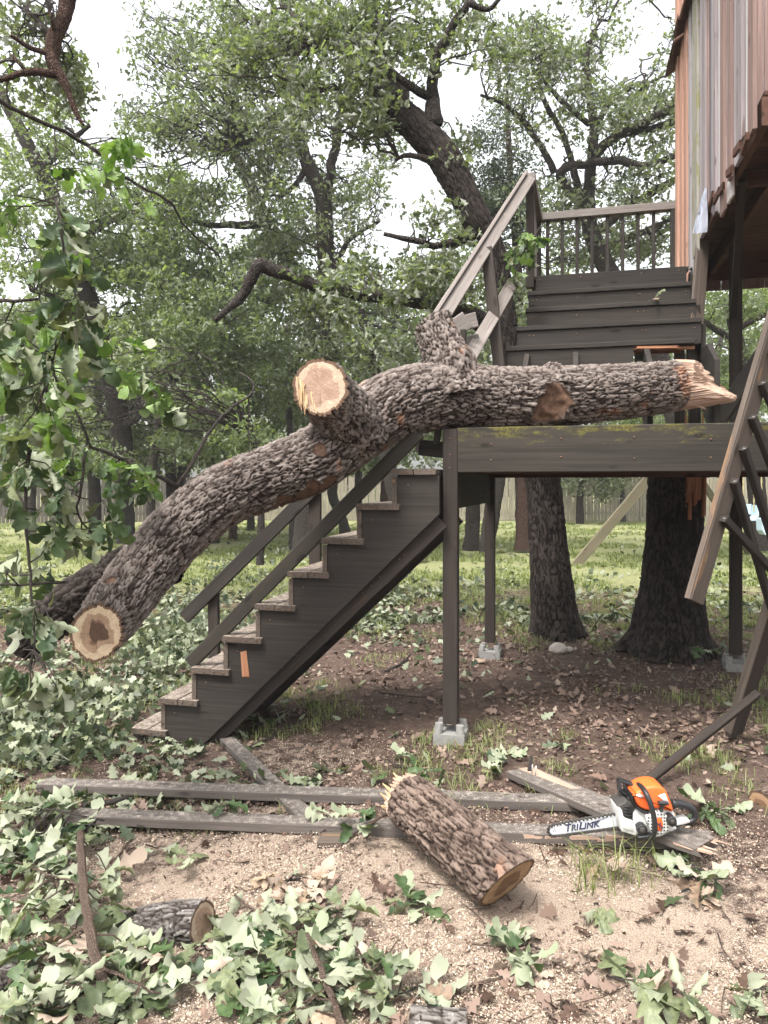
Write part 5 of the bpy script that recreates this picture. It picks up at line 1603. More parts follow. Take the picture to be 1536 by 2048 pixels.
leafy('oak_branch', 'drooping oak branch with big green leaves in front of the leaning dark trunk', 'branch',
      [([P(112, 395, 2.95), P(122, 450, 2.9), P(128, 520, 2.9), P(150, 600, 2.9), P(120, 680, 2.9), P(95, 760, 2.9)], 0.005, 0.003), ([P(150, 600, 2.9), P(190, 640, 3.0), P(225, 700, 3.15)], 0.003, 0.002), ([P(-40, 604, 2.8), P(30, 602, 2.8), P(80, 598, 2.85)], 0.009, 0.005)],
      area(110, 450, 40, 30, 2.9, .15, 4) + area(140, 520, 70, 45, 2.9, .2, 5) + area(105, 620, 110, 45, 2.9, .25, 10) + area(70, 720, 100, 70, 2.9, .3, 14) + area(45, 820, 75, 50, 2.9, .25, 8) + area(215, 690, 40, 60, 3.2, .2, 4),
      'hang', 0.125, MIX_H, group=hb)
leafy('oak_branch', 'dense mass of wilting oak leaves hanging beside the lower sawn log end', 'branch',
      [([P(170, 905, 3.2), P(165, 960, 3.2), P(155, 1030, 3.2), P(190, 1075, 3.2)], 0.007, 0.004), ([P(60, 900, 3.1), P(50, 1000, 3.1), P(60, 1150, 3.1), P(70, 1300, 3.05)], 0.009, 0.004), ([P(-40, 1172, 3.0), P(60, 1168, 3.1), P(130, 1165, 3.25)], 0.006, 0.004)],
      area(60, 930, 70, 70, 3.1, .25, 12) + area(170, 1020, 60, 60, 3.2, .2, 10) + area(60, 1090, 85, 80, 3.1, .3, 9) + area(45, 1270, 60, 80, 3.05, .2, 8) + area(70, 1370, 45, 45, 3.0, .15, 6),
      'hang', 0.125, MIX_D, group=hb)
# twigs that still grow from the big log
leafy('leafy_twig', '', '', [([P(352, 972, 3.95), P(320, 955, 3.85), P(270, 930, 3.75), P(215, 905, 3.65), P(180, 893, 3.6), P(165, 850, 3.55), P(120, 770, 3.5), P(80, 705, 3.5)], 0.014, 0.004)],
      area(150, 880, 50, 35, 3.5, .15, 5) + area(250, 935, 45, 45, 3.6, .15, 6) + area(285, 970, 30, 30, 3.7, .1, 3) + area(90, 740, 40, 45, 3.5, .1, 4), 'hang', 0.12, MIX_H, parent=big)
leafy('leafy_twig', '', '', [([P(352, 975, 3.95), P(385, 925, 3.98), P(425, 855, 4.05), P(465, 815, 4.1), P(500, 790, 4.15), P(508, 768, 4.15), P(480, 745, 4.2)], 0.012, 0.004), ([P(425, 855, 4.05), P(400, 820, 4.0), P(385, 800, 4.0)], 0.004, 0.002), ([P(498, 792, 4.15), P(497, 850, 4.15), P(500, 918, 4.15)], 0.005, 0.003), ([P(352, 965, 3.95), P(350, 915, 3.9), P(335, 900, 3.9), P(300, 895, 3.9)], 0.005, 0.003)],
      area(290, 760, 30, 30, 4.0, .1, 4) + area(360, 800, 35, 30, 4.0, .1, 4) + area(270, 740, 20, 25, 3.9, .1, 2), 'hang', 0.125, MIX_H, parent=big, stem_mat='twig')

# foreground branches on the ground
gb = 'cut oak branches lying on the ground'
leafy('oak_branch', 'large cut oak branch with stout stick and pale leaves in the lower corner', 'branch',
      [([G(160, 1668, .22), G(166, 1760, .20), G(178, 1850, .17), G(196, 1930, .12), G(215, 1990, .06)], 0.016, 0.019), ([G(178, 1850, .17), G(100, 1900, .10), G(20, 1960, .06)], 0.006, 0.003), ([G(196, 1930, .12), G(260, 1960, .10), G(320, 1990, .05)], 0.006, 0.003), ([G(166, 1770, .19), G(100, 1750, .12), G(30, 1720, .05)], 0.005, 0.003)],
      garea(70, 1900, 150, 130, 30, (0.02, .14)) + garea(250, 1960, 90, 70, 15, (0.02, .12)) + garea(60, 1760, 90, 70, 14, (0.02, .12)) + garea(200, 1770, 40, 40, 4, (0.05, .16)),
      'ground', 0.12, MIX_G, group=gb, stem_mat='stick')
leafy('oak_branch', 'cut oak branch with pale leaves fanned out at the bottom centre', 'branch',
      [([G(470, 1790, .05), G(545, 1850, .06), G(612, 1868, .10)], 0.005, 0.004), ([G(612, 1868, .12), G(630, 1910, .10), G(655, 1975, .09), G(690, 2060, .05)], 0.007, 0.011), ([G(478, 1870, .05), G(560, 1930, .06), G(650, 1965, .08)], 0.005, 0.004), ([G(690, 1800, .05), G(720, 1900, .06), G(760, 1990, .04)], 0.004, 0.003)],
      garea(500, 1880, 70, 70, 13, (0.02, .10)) + garea(640, 1860, 70, 60, 9, (0.02, .10)) + garea(560, 1990, 90, 50, 13, (0.02, .10)) + garea(720, 1960, 90, 70, 15, (0.02, .10)),
      'ground', 0.12, MIX_G, group=gb, stem_mat='stick')
leafy('oak_branch', 'heap of grey-green oak leaves over the left ends of the fallen boards', 'branch',
      [([G(20, 1600, .05), G(110, 1620, .14), G(210, 1640, .10)], 0.006, 0.004)],
      garea(90, 1630, 110, 60, 24, (0.03, .15)) + garea(40, 1700, 60, 30, 7, (0.02, .10)), 'ground', 0.12, [('leaf', 4), ('leaf_pale', 5)], group=gb)
gs = 'small oak sprigs scattered on the ground'
def gsprig(label, u, v, n, r=20, size=0.115, mats=MIX_G, h=(.015, .06)):
    k = r / 1.0
    c0 = G(u, v, .02)
    leafy('oak_sprig', label, 'sprig', [([c0, G(u + rnd.uniform(-k, k), v + rnd.uniform(-k, k) * .5, .04), G(u + rnd.uniform(-k, k) * 1.5, v + rnd.uniform(-k, k) * .7, .03)], 0.0035, 0.002)],
          garea(u, v, r * 1.2, r * 0.7, max(1, n // 4), h, 4), 'ground', size, mats, group=gs)
gsprig('pale oak sprig lying on sawdust in front of the short sawn log', 830, 1808, 12, 26)
gsprig('dark green oak sprig on open sawdust below the chainsaw', 1058, 1890, 16, 38, mats=MIX_D)
gsprig('large pale oak leaves propped up on sawdust near the bottom edge', 1238, 1955, 14, 34, size=0.15, h=(.04, .10))
gsprig('green oak sprig in front of the near rail below the chainsaw', 1400, 1738, 16, 40, mats=MIX_D)
gsprig('oak sprig of several leaves behind the chainsaw handle', 1440, 1622, 16, 32, mats=MIX_D)
gsprig('oak sprig standing by the far end of the split plank', 1010, 1520, 12, 24, mats=MIX_D)
gsprig('single pale oak cluster on litter right of the front post', 1128, 1492, 8, 16)
gsprig('dark oak leaves lying over the diagonal board end', 510, 1562, 16, 36, mats=MIX_D)
gsprig('oak leaves lying behind the far fallen rail near the log', 640, 1560, 16, 40, mats=MIX_D)
gsprig('drooping oak leaves over the far fallen rail', 440, 1612, 10, 20, mats=MIX_G, h=(.08, .12))
gsprig('bunch of oak leaves behind the top of the short log', 810, 1540, 16, 46, mats=MIX_D)
gsprig('leaves on the far rail just left of the short log', 690, 1628, 12, 36, mats=MIX_D, h=(.06, .12))
gsprig('oak sprig by the foot of the stairs', 372, 1494, 8, 16)
gsprig('small oak sprig on litter right of the stair foot', 535, 1438, 8, 22, mats=MIX_D)
gsprig('pair of oak leaves on sawdust below the near rail', 368, 1720, 6, 12)
gsprig('flat pale oak leaves below the near rail', 305, 1695, 6, 12)
gsprig('dark oak sprig beside the small grey log', 375, 1955, 10, 22, mats=MIX_D)
gsprig('small green oak cluster at the end of the small log', 400, 1900, 10, 26)
gsprig('limp oak leaf lying alone on sawdust right of the log', 1195, 1808, 4, 8)
gsprig('pale oak leaf bunch at the lower right corner', 1520, 1990, 10, 20)
gsprig('oak leaves with brown twig near the bottom, right of the fanned branch', 830, 1975, 14, 34)
gsprig('oak sprig near the bottom edge beside the propped leaves', 1345, 1990, 9, 26)
gsprig('dry brown oak leaf cluster on sawdust between log and branch', 575, 1765, 20, 34, mats=[('leaf_dead', 1)], h=(.02, .09))
gsprig('dry oak leaves lying near the front of the chainsaw plank', 1210, 1715, 4, 10, mats=[('leaf_dead', 1)])
gsprig('few dead leaves on litter at right of the sawdust', 1385, 1770, 8, 30, mats=[('leaf_dead', 1)])
gsprig('heap of dark leaves at the foot of the big broken trunk', 1395, 1283, 24, 34, mats=MIX_D, h=(.02, .25))
leafy('oak_sprig', 'green oak sprig caught on the knocked-over stair railing', 'sprig',
      [([P(1080, 455, 6.2), P(1050, 500, 6.0), P(1020, 545, 5.9)], 0.008, 0.004)],
      area(1050, 500, 45, 45, 5.95, .15, 13) + area(1010, 560, 25, 25, 5.9, .1, 3), 'hang', 0.12, [('leaf', 3), ('leaf_bright', 4), ('leaf_pale', 2)], group=gs)
leafy('oak_sprig', 'dead oak leaf bunch lying on an upper stair tread', 'sprig',
      [([S(1.30, BL - 0.44, ZL - 0.39), S(1.38, BL - 0.46, ZL - 0.36)], 0.003, 0.002)],
      [(S(1.36, BL - 0.46, ZL - 0.38), 4)], 'up', 0.10, [('leaf_dead', 2), ('leaf_pale', 1)], group=gs)
for (u, v, r_, lab) in ((1116, 1297, 0.065, 'pale rounded rock lying in front of the leaning trunk'), (1137, 1299, 0.035, 'smaller pale rock beside the rounded rock under the deck'), (957, 1322, 0.05, 'flat brown stone by the rear concrete block')):
    c = G(u, v, r_ * 0.5)
    bm = bmesh.new()
    bmesh.ops.create_icosphere(bm, subdivisions=3, radius=r_)
    for vv in bm.verts:
        k = 1 + 0.5 * (float(fbm(vv.co.x * 18 + u, vv.co.y * 18, vv.co.z * 18, 3, 3)) - 0.5)
        vv.co = Vector((vv.co.x * k * 1.25, vv.co.y * k, vv.co.z * k * (0.8 if r_ != 0.05 else 0.4)))
    me = bpy.data.meshes.new('rock'); bm.to_mesh(me); bm.free()
    tag(link('rock', me, M['stone'] if r_ != 0.05 else simple('brown_stone', (0.26, 0.19, 0.14), 0.9, 0.1, vary=0.3), None, c), lab, 'rock', 'rocks on the litter')

def ground_points(n, y0, y1, dens, spread=0.62, g=rng, power=1.0):
    out = []
    tot = 0
    while tot < n:
        y = y0 + (y1 - y0) * g.random(n * 2) ** power
        x = (g.random(n * 2) * 2 - 1) * spread * y
        k = g.random(n * 2) < dens(x, y)
        out.append(np.stack([x[k], y[k]], 1)); tot += int(k.sum())
    p = np.concatenate(out)[:n]
    return p[:, 0], p[:, 1]

def deb_dens(x, y):
    m = 0.018 + 0.55 * sstep(-0.2, -1.6, x) * sstep(4.4, 5.2, y) * (1 - sstep(7.5, 10, y))
    m = m + 0.45 * sstep(-0.7, -1.5, x) * (1 - sstep(4.4, 5.2, y)) * sstep(2.6, 3.4, y)
    m = m + 0.26 * sstep(6.2, 8, y) * (1 - 0.68 * sstep(11.5, 15, y))
    m = m + 0.35 * sstep(0.8, -0.4, x) * sstep(7, 8, y) * (1 - sstep(11, 13, y))
    cl = fbm(x * 1.6, y * 1.6, 0, 51, 2)
    return np.clip(m * sstep(0.38, 0.62, cl), 0, 1)
x, y = ground_points(3600, 2.6, 9.5, deb_dens)
z = ground_z(x, y) + 0.012 + 0.05 * rng.random(len(x)) ** 2
o = scatter('green_leaf_litter', M['debris'], np.stack([x, y, z], 1), rng.uniform(0.055, 0.115, len(x)), T_LOBED, 0.62)
o['kind'] = 'stuff'; o['label'] = 'green oak leaves strewn thickly over the ground by the stairs'
x, y = ground_points(4200, 8.5, 26, deb_dens, power=1.5)
o = scatter('far_leaf_litter', M['debris'], np.stack([x, y, ground_z(x, y) + 0.015 + 0.05 * rng.random(len(x))], 1), rng.uniform(0.08, 0.15, len(x)), T_CARD, 0.62)
o['kind'] = 'stuff'; o['label'] = 'green leaf debris scattered over the far lawn'
# leafy fallen twigs heaped by the stairs
hx, hy = [], []
cl = []
for u, v, n in ((420, 1230, 26), (330, 1290, 26), (280, 1340, 20), (470, 1150, 16), (560, 1120, 10), (330, 1230, 16), (60, 1450, 22), (150, 1400, 18), (240, 1420, 12), (680, 1230, 12), (740, 1200, 12), (60, 1520, 16), (180, 1500, 10), (780, 1160, 8), (640, 1260, 8), (1020, 1240, 4)):
    for _ in range(n):
        q = G(u + rnd.gauss(0, 42), v + rnd.gauss(0, 18), 0)
        k = rnd.randint(10, 22)
        cl.append(np.array(q)[None, :] + rng.normal(size=(k, 3)) * np.array([[.10, .10, .05]]) + np.array([[0, 0, .09]]))
pp = np.concatenate(cl)
pp[:, 2] = np.maximum(pp[:, 2], ground_z(pp[:, 0], pp[:, 1]) + 0.01)
o = scatter('heaped_leaf_litter', M['debris'], pp, rng.uniform(0.055, 0.115, len(pp)), T_LOBED, 0.35)
o['kind'] = 'stuff'; o['label'] = 'heaps of cut leafy oak twigs behind and beside the stairs'
x, y = ground_points(46000, 1.9, 11, lambda x, y: 0.2 + 0.8 * sstep(0.35, 0.6, fbm(x * 2, y * 2, 0, 61, 2)), power=1.2)
o = scatter('brown_leaf_litter', M['litter'], np.stack([x, y, ground_z(x, y) + 0.006 + 0.012 * rng.random(len(x))], 1), 0.006 + (0.020 + 0.020 * sstep(3, 4.5, y)) * rng.random(len(x)) ** 2.2, T_CARD, 0.68)
o['kind'] = 'stuff'; o['label'] = 'brown dead leaves and bark bits covering the ground'
x, y = ground_points(70000, 1.9, 5.4, lambda x, y: np.clip(saw_mask(x, y) * 1.3 - 0.15, 0, 1) * sstep(0.3, 0.6, fbm(x * 3.5, y * 3.5, 0, 71, 3)))
o = scatter('sawdust', M['chips'], np.stack([x, y, ground_z(x, y) + 0.008 + 0.010 * rng.random(len(x))], 1), 0.0020 + 0.0050 * rng.random(len(x)) ** 2, T_CHIP, 0.7)
o['kind'] = 'stuff'; o['label'] = 'pale sawdust and wood chips strewn over the foreground'
x, y = ground_points(1500, 2.2, 10, lambda x, y: 0.15 + 0.85 * sstep(0.42, 0.62, fbm(x * 1.3, y * 1.3, 0, 66, 2)), power=1.1)
o = scatter('dead_oak_leaves', M['litter'], np.stack([x, y, ground_z(x, y) + 0.012 + 0.015 * rng.random(len(x))], 1), rng.uniform(0.045, 0.10, len(x)), T_LOBED, 0.6)
o['kind'] = 'stuff'; o['label'] = 'dry curled oak leaves scattered through the litter'
mb = MB()
x, y = ground_points(420, 2.0, 9, lambda x, y: 0.3 + 0.7 * sstep(0.4, 0.6, fbm(x * 1.5, y * 1.5, 0, 67, 2)))
for a_, b_ in zip(x, y):
    an = rnd.uniform(0, 6.283); L = rnd.uniform(0.02, 0.10)
    d = Vector((math.cos(an), math.sin(an), 0))
    pts = []
    for k in (-1, 0, 1):
        q = Vector((a_, b_, 0)) + d * (L * k) + Vector((rnd.uniform(-.012, .012), rnd.uniform(-.012, .012), 0))
        q.z = gz(q.x, q.y) + 0.012 + rnd.uniform(0, 0.012)
        pts.append(q)
    r0 = rnd.uniform(0.001, 0.003)
    mb.tube(pts, [r0, r0, r0 * 0.6], 4)
o = mb.build('twig_litter', M['stick']); o['kind'] = 'stuff'; o['label'] = 'small broken twigs strewn over the ground'
# grass in tufts
def grass(n, y0, y1, dens, hmin, hmax, w, blades, label, power=1.0):
    x, y = ground_points(n, y0, y1, dens, power=power)
    n = len(x)
    k = rng.integers(blades[0], blades[1], n)
    idx = np.repeat(np.arange(n), k)
    N = len(idx)
    bx = x[idx] + rng.normal(size=N) * 0.03
    by = y[idx] + rng.normal(size=N) * 0.03
    bz = ground_z(bx, by)
    an = rng.random(N) * 6.283
    h = rng.uniform(hmin, hmax, N) * (0.6 + 0.4 * rng.random(n)[idx])
    lean = rng.uniform(0.15, 1.25, N)
    d = np.stack([np.cos(an), np.sin(an), an * 0], 1)
    s_ = np.stack([-np.sin(an), np.cos(an), an * 0], 1) * (w * (1 + y[idx] * 0.06))[:, None]
    b0 = np.stack([bx, by, bz], 1)
    m = b0 + d * (h * lean * 0.35)[:, None] + np.array([[0, 0, 1]]) * (h * 0.6)[:, None]
    t = b0 + d * (h * lean)[:, None] + np.array([[0, 0, 1]]) * (h * (1 - 0.35 * lean))[:, None]
    V = np.stack([b0 - s_, b0 + s_, m + s_ * .8, m - s_ * .8, t + s_ * .15, t - s_ * .15], 1).reshape(-1, 3)
    q = np.array([(0, 1, 2, 3), (3, 2, 4, 5)])
    Fc = (q[None] + (np.arange(N) * 6)[:, None, None]).reshape(-1, 4)
    o = link('grass', np_mesh('grass', V, Fc, True, {'lr': ('FACE', 'FLOAT', np.repeat(rng.random(n)[idx] * 0.7 + 0.3 * rng.random(N), 2))}), M['grass'])
    o['kind'] = 'stuff'; o['label'] = label
grass(2900, 2.8, 10.5, lambda x, y: np.clip(grass_mask(x, y) * 1.6 - 0.05, 0, 1) * sstep(0.5, 0.68, fbm(x * 2.2, y * 2.2, 0, 81, 2)), 0.03, 0.11, 0.0017, (4, 10), 'thin grass tufts growing through the litter near the deck')
grass(13000, 8, 30, lambda x, y: np.clip(grass_mask(x, y) * 1.3, 0, 1) * sstep(0.35, 0.6, fbm(x * 0.9, y * 0.9, 0, 91, 2)), 0.05, 0.15, 0.004, (5, 10), 'bright short lawn grass beyond the deck')
for (u, v, lab) in ((1232, 1760, 'tall grass tuft in front of the near fallen rail'), (1050, 1210, 'tall weeds by the leaning trunk')):
    q = G(u, v)
    grass(15, q.y - 0.10, q.y + 0.12, lambda x, y, q=q: ((abs(x - q.x) < 0.16)).astype(float), 0.10, 0.26, 0.0018, (4, 9), lab)
# ------------------------------------------------------------------ swing set behind the deck
ss = thing('swing_set', 'mossy wooden swing frame with slanting leg behind the deck', 'swing set', G(1142, 1130))
base = G(1142, 1132)
yb = base.y
top = P(1352, 893, yb + 0.1)
board('leg', base - EZ * 0.1, top, 0.20, 0.06, M['moss_timber'], ss, up=(0.2, -1, 0))
b2 = P(1500, 1132, yb + 2.6); b2.z = gz(b2.x, b2.y)
board('leg', b2, top + Vector((0.12, 0.15, 0)), 0.14, 0.06, M['moss_timber'], ss, up=(0.2, -1, 0))
far = top + Vector((4.2, -0.4, 0.02))
board('crossbeam', top - Vector((0.2, 0, 0)), far, 0.10, 0.16, M['moss_timber'], ss, up=EZ)
board('leg', Vector((far.x + 1.2, far.y - 1.2, gz(far.x + 1.2, far.y))), far, 0.14, 0.06, M['moss_timber'], ss, up=(0.2, -1, 0))
def swing(label, u, yy, tint, vseat):
    sx = (u - CX) / F * yy
    t = thing('swing', label, 'swing', (sx, yy, 0.5), 'swings on the frame')
    zs = EYE - (vseat - CY) / F * yy
    zt_ = top.z - 0.05
    for dx in (-0.11, 0.11):
        mb = MB()
        z = zs
        k = 0
        while z < zt_:
            a_ = Vector((sx + dx, yy, z))
            mb.beam(a_, a_ + EZ * 0.075, 0.03 if k % 2 else 0.012, 0.012 if k % 2 else 0.03, (0, -1, 0), ch=0.003)
            z += 0.066; k += 1
        mb.build('chain', simple('yellowed_chain', (0.42, 0.36, 0.20), 0.6, 0.4) if 'yellowed_chain' not in bpy.data.materials else bpy.data.materials['yellowed_chain'], t)
    mb = MB()
    pts = [(-0.16, 0.14), (-0.15, -0.08), (-0.09, -0.17), (0.09, -0.17), (0.15, -0.08), (0.16, 0.14), (0.13, 0.14), (0.12, -0.06), (0.07, -0.13), (-0.07, -0.13), (-0.12, -0.06), (-0.13, 0.14)]
    mb.prism(pts, lambda p, q, tt: Vector((sx + p, yy + tt, zs + q)), -0.12, 0.12)
    mb.build('seat', tint, t)
    mb = MB()
    mb.prism([(-0.12, 0.16), (-0.12, -0.05), (0.12, -0.05), (0.12, 0.16)], lambda p, q, tt: Vector((sx + p, yy + tt, zs + q)), 0.121, 0.14)
    mb.build('seat_back', tint, t)
blue = simple('pale_blue_plastic', (0.45, 0.58, 0.66), 0.45, 0.4)
dk = simple('dark_blue_plastic', (0.05, 0.07, 0.09), 0.45, 0.4)
swing('pale blue plastic swing seat on chains behind the hanging railing', 1497, yb - 0.05, blue, 1024)
swing('second swing seat, blue with dark underside, at the very edge', 1534, yb - 0.5, blue, 1052)

# ------------------------------------------------------------------ chainsaw
Y0 = 3.08
saw = thing('chainsaw', 'orange and white chainsaw resting on the fallen boards, bar pointing left', 'chainsaw', P(1290, 1670, Y0))
def cp(zx, zy, dy=0.0):
    return P(1080 + zx / 4.518, 1530 + zy / 4.518, Y0 + dy)
def cprism(name, poly, y0, y1, mat, bev=0.004, smooth=True, seg=2):
    """extruded outline (given on its near face), edges rounded"""
    front = [cp(x, y, y0) for x, y in poly]
    bm = bmesh.new()
    vf = [bm.verts.new(p) for p in front]
    vb = [bm.verts.new(p + Vector((0, y1 - y0, 0))) for p in front]
    bm.faces.new(vf); bm.faces.new(vb[::-1])
    n = len(poly)
    for i in range(n):
        bm.faces.new((vf[i], vb[i], vb[(i + 1) % n], vf[(i + 1) % n]))
    bmesh.ops.recalc_face_normals(bm, faces=bm.faces)
    if bev:
        ed = [e for e in bm.edges if len(e.link_faces) == 2 and e.calc_face_angle(0) > 0.9]
        bmesh.ops.bevel(bm, geom=ed, offset=bev, segments=seg, affect='EDGES', profile=0.5)
    off = wloc(saw)
    for v in bm.verts: v.co -= off
    me = bpy.data.meshes.new(name)
    bm.to_mesh(me); bm.free()
    for p in me.polygons: p.use_smooth = smooth
    return link(name, me, mat, saw)
def arc_poly(pts, n=6):
    """round an outline by Catmull-Rom"""
    m = len(pts)
    out = []
    for i in range(m):
        a, b, c, d = [np.array(pts[(i + k) % m], float) for k in (-1, 0, 1, 2)]
        for k in range(n):
            t = k / n
            out.append(tuple(0.5 * (2 * b + (c - a) * t + (2 * a - 5 * b + 4 * c - d) * t * t + (3 * b - a - 3 * c + d) * t ** 3)))
    return out
def grimy(name, c, rough, spec, dirt=(0.16, 0.12, 0.09), at=0.60):
    t = NT(name)
    p = t.pos()
    w = t.noise(p, 22, 5, 0.7); w2 = t.noise(p, 160, 3, 0.7)
    m = t.f(t.math('ADD', t.math('MULTIPLY', w, 0.7), t.math('MULTIPLY', w2, 0.3)), at - 0.06, at + 0.10)
    return t.base(t.mix(m, c, t.mix(0.55, c, dirt)), t.ramp(w, [(0.3, (rough,) * 3), (0.7, (min(1, rough + 0.3),) * 3)]), spec)
m_org = grimy('orange_plastic', (0.72, 0.115, 0.020), 0.38, 0.45, at=0.58)
m_wht = grimy('light_grey_plastic', (0.50, 0.50, 0.48), 0.5, 0.4, at=0.54)
m_blk = simple('black_plastic', (0.018, 0.018, 0.019), 0.42, 0.4, vary=0.2)
m_met = grimy('bar_steel', (0.46, 0.47, 0.50), 0.4, 0.5, at=0.56)
m_drk = simple('sooty_metal', (0.06, 0.055, 0.05), 0.6, 0.4, 0.3, vary=0.3)
m_ink = simple('dark_blue_print', (0.03, 0.035, 0.07), 0.5, 0.3)
m_lab = simple('white_label', (0.75, 0.73, 0.76), 0.4, 0.4, vary=0.04)
def grille_mat():
    t = NT('vented_light_plastic')
    x, y, z = t.sep(t.pos())
    fx = t.math('FRACT', t.math('MULTIPLY', x, 78.0)); fz = t.math('FRACT', t.math('MULTIPLY', z, 78.0))
    h = t.math('MULTIPLY', t.f(t.math('ABSOLUTE', t.math('SUBTRACT', fx, 0.5)), 0.30, 0.24), t.f(t.math('ABSOLUTE', t.math('SUBTRACT', fz, 0.5)), 0.30, 0.24))
    return t.base(t.mix(h, (0.60, 0.60, 0.57), (0.03, 0.03, 0.03)), 0.5, 0.4)
m_gri = grille_mat()
YB = 0.03
bar_top, bar_bot = [(712, 447), (560, 470), (400, 497), (250, 524), (150, 546), (112, 556)], [(115, 632), (170, 628), (300, 610), (450, 590), (600, 570), (718, 553)]
nosep = [(95, 570), (86, 588), (90, 608), (100, 624)]
bar = bar_top + nosep + bar_bot
cprism('guide_bar', bar, YB, YB + 0.006, m_met, bev=0.0012, smooth=False, seg=1)
mb = MB()
loop = [(712, 440)] + [(x, y - 8) for x, y in bar_top[1:]] + [(84, 565), (74, 588), (80, 615), (95, 636)] + [(x, y + 9) for x, y in bar_bot]
C_, _ = catmull([cp(x, y, YB + 0.003) for x, y in loop], [1] * len(loop), 0.0085)
for i in range(len(C_) - 1):
    a_, b_ = Vector(C_[i]), Vector(C_[i + 1])
    if i % 2 == 0:
        mb.beam(a_, b_ + (b_ - a_) * .1, 0.010, 0.011, (0, -1, 0), ch=0.001)
    else:
        up_ = (b_ - a_).normalized().cross(Vector((0, 1, 0)))
        c0 = Vector(cp(400, 560, YB))
        if up_.dot(a_ - c0) < 0: up_ = -up_
        mb.beam(a_ + up_ * 0.002, b_ + up_ * 0.004, 0.005, 0.013, up_, ch=0.001, t1=0.007)
mb.build('saw_chain', m_drk, saw)
# body
cprism('front_housing', [(712, 405), (745, 412), (760, 490), (850, 520), (880, 590), (905, 655), (860, 640), (735, 603), (722, 520)], -0.03, 0.09, m_wht, bev=0.004)
cprism('side_recess', [(760, 520), (835, 545), (850, 600), (780, 590), (752, 570)], -0.034, -0.028, simple('grey_plastic', (0.42, 0.42, 0.40), 0.5, 0.4), bev=0.002)
cprism('muffler_block', [(696, 372), (760, 345), (775, 318), (835, 345), (862, 380), (850, 440), (845, 515), (762, 488), (745, 415), (700, 412)], 0.0, 0.10, m_drk, bev=0.004)
for k in range(5):
    cprism('cooling_fin', [(768, 370 + k * 26), (838, 382 + k * 26), (838, 392 + k * 26), (768, 380 + k * 26)], -0.008, 0.002, m_blk, bev=0.001, seg=1)
cprism('mid_housing', arc_poly([(850, 505), (868, 430), (930, 412), (1010, 430), (1070, 400), (1150, 400), (1212, 430), (1222, 520), (1180, 600), (1090, 650), (1000, 660), (900, 655), (872, 590)], 3), -0.02, 0.11, m_wht, bev=0.006)
cprism('starter_cover', [(955, 470), (1000, 448), (1060, 425), (1120, 432), (1160, 470), (1175, 520), (1170, 590), (1110, 632), (1052, 655), (1010, 640), (985, 560)], -0.045, -0.018, m_gri, bev=0.006)
cprism('top_cover', arc_poly([(842, 262), (900, 238), (960, 205), (1040, 192), (1105, 205), (1150, 250), (1180, 320), (1207, 395), (1200, 428), (1150, 420), (1060, 398), (985, 415), (935, 405), (885, 370), (858, 320)], 3), -0.03, 0.085, m_org, bev=0.012, seg=3)
cprism('seam_trim', [(838, 262), (855, 330), (885, 380), (935, 415), (990, 425), (1000, 440), (930, 440), (875, 400), (845, 340), (828, 262)], -0.034, 0.06, m_blk, bev=0.003)
cprism('label', [(1068, 278), (1130, 258), (1168, 345), (1150, 352)], -0.0335, -0.0305, m_lab, bev=0)
cprism('label', [(866, 272), (900, 262), (945, 285), (905, 298)], -0.0335, -0.0305, m_lab, bev=0)
def dsc(name, zx, zy, rx, ry, y0, y1, mat, bev=0.003, n=24):
    return cprism(name, [(zx + rx * math.cos(a), zy + ry * math.sin(a)) for a in np.linspace(0, 6.2832, n, endpoint=False)], y0, y1, mat, bev=bev)
dsc('badge', 1082, 537, 30, 62, -0.050, -0.044, m_org, 0.001)
k1 = dsc('knob', 1200, 517, 42, 44, -0.07, 0.0, m_blk)
dsc('knob', 1200, 517, 20, 20, -0.076, -0.069, m_drk, 0.002)
dsc('tank_cap', 930, 592, 46, 48, -0.055, -0.01, m_blk)
dsc('tank_cap', 930, 592, 24, 25, -0.061, -0.054, m_drk, 0.002)
cprism('starter_grip', arc_poly([(1075, 345), (1110, 340), (1160, 345), (1168, 362), (1130, 375), (1118, 400), (1112, 428), (1088, 425), (1098, 385), (1085, 368)], 3), -0.065, -0.040, m_blk, bev=0.004)
# front handle: a bent tube over the machine
hpts = [cp(805, 170, 0.14), cp(850, 165, 0.10), cp(900, 185, 0.02), cp(950, 240, -0.05), cp(992, 330, -0.075), cp(1022, 430, -0.08), cp(1038, 530, -0.08), cp(1036, 600, -0.078), cp(1015, 648, -0.065), cp(975, 665, -0.03), cp(960, 660, 0.02)]
C_, R_ = catmull(hpts, [0.0105] * len(hpts), 0.012)
MB().tube(C_, R_, 14).build('front_handle', m_blk, saw)
cprism('front_handle_foot', [(880, 655), (960, 640), (1040, 648), (1040, 672), (985, 680), (900, 668)], -0.06, 0.08, m_blk, bev=0.004)
# hand guard: a frame with two openings
for nm, a_, b_, w_ in (('guard_bar', (702, 128), (832, 172), 22), ('guard_bar', (708, 125), (716, 225), 22), ('guard_bar', (712, 218), (838, 298), 24), ('guard_bar', (760, 150), (775, 258), 14), ('guard_bar', (828, 165), (838, 300), 18)):
    board(nm, cp(*a_, 0.06), cp(*b_, 0.05), w_ / 2222, 0.05 if nm == 'x' else 0.035, m_blk, saw, up=(0, -1, 0))
cprism('guard_mount', [(790, 300), (838, 290), (868, 350), (880, 400), (850, 395), (815, 340)], 0.02, 0.06, m_blk, bev=0.003)
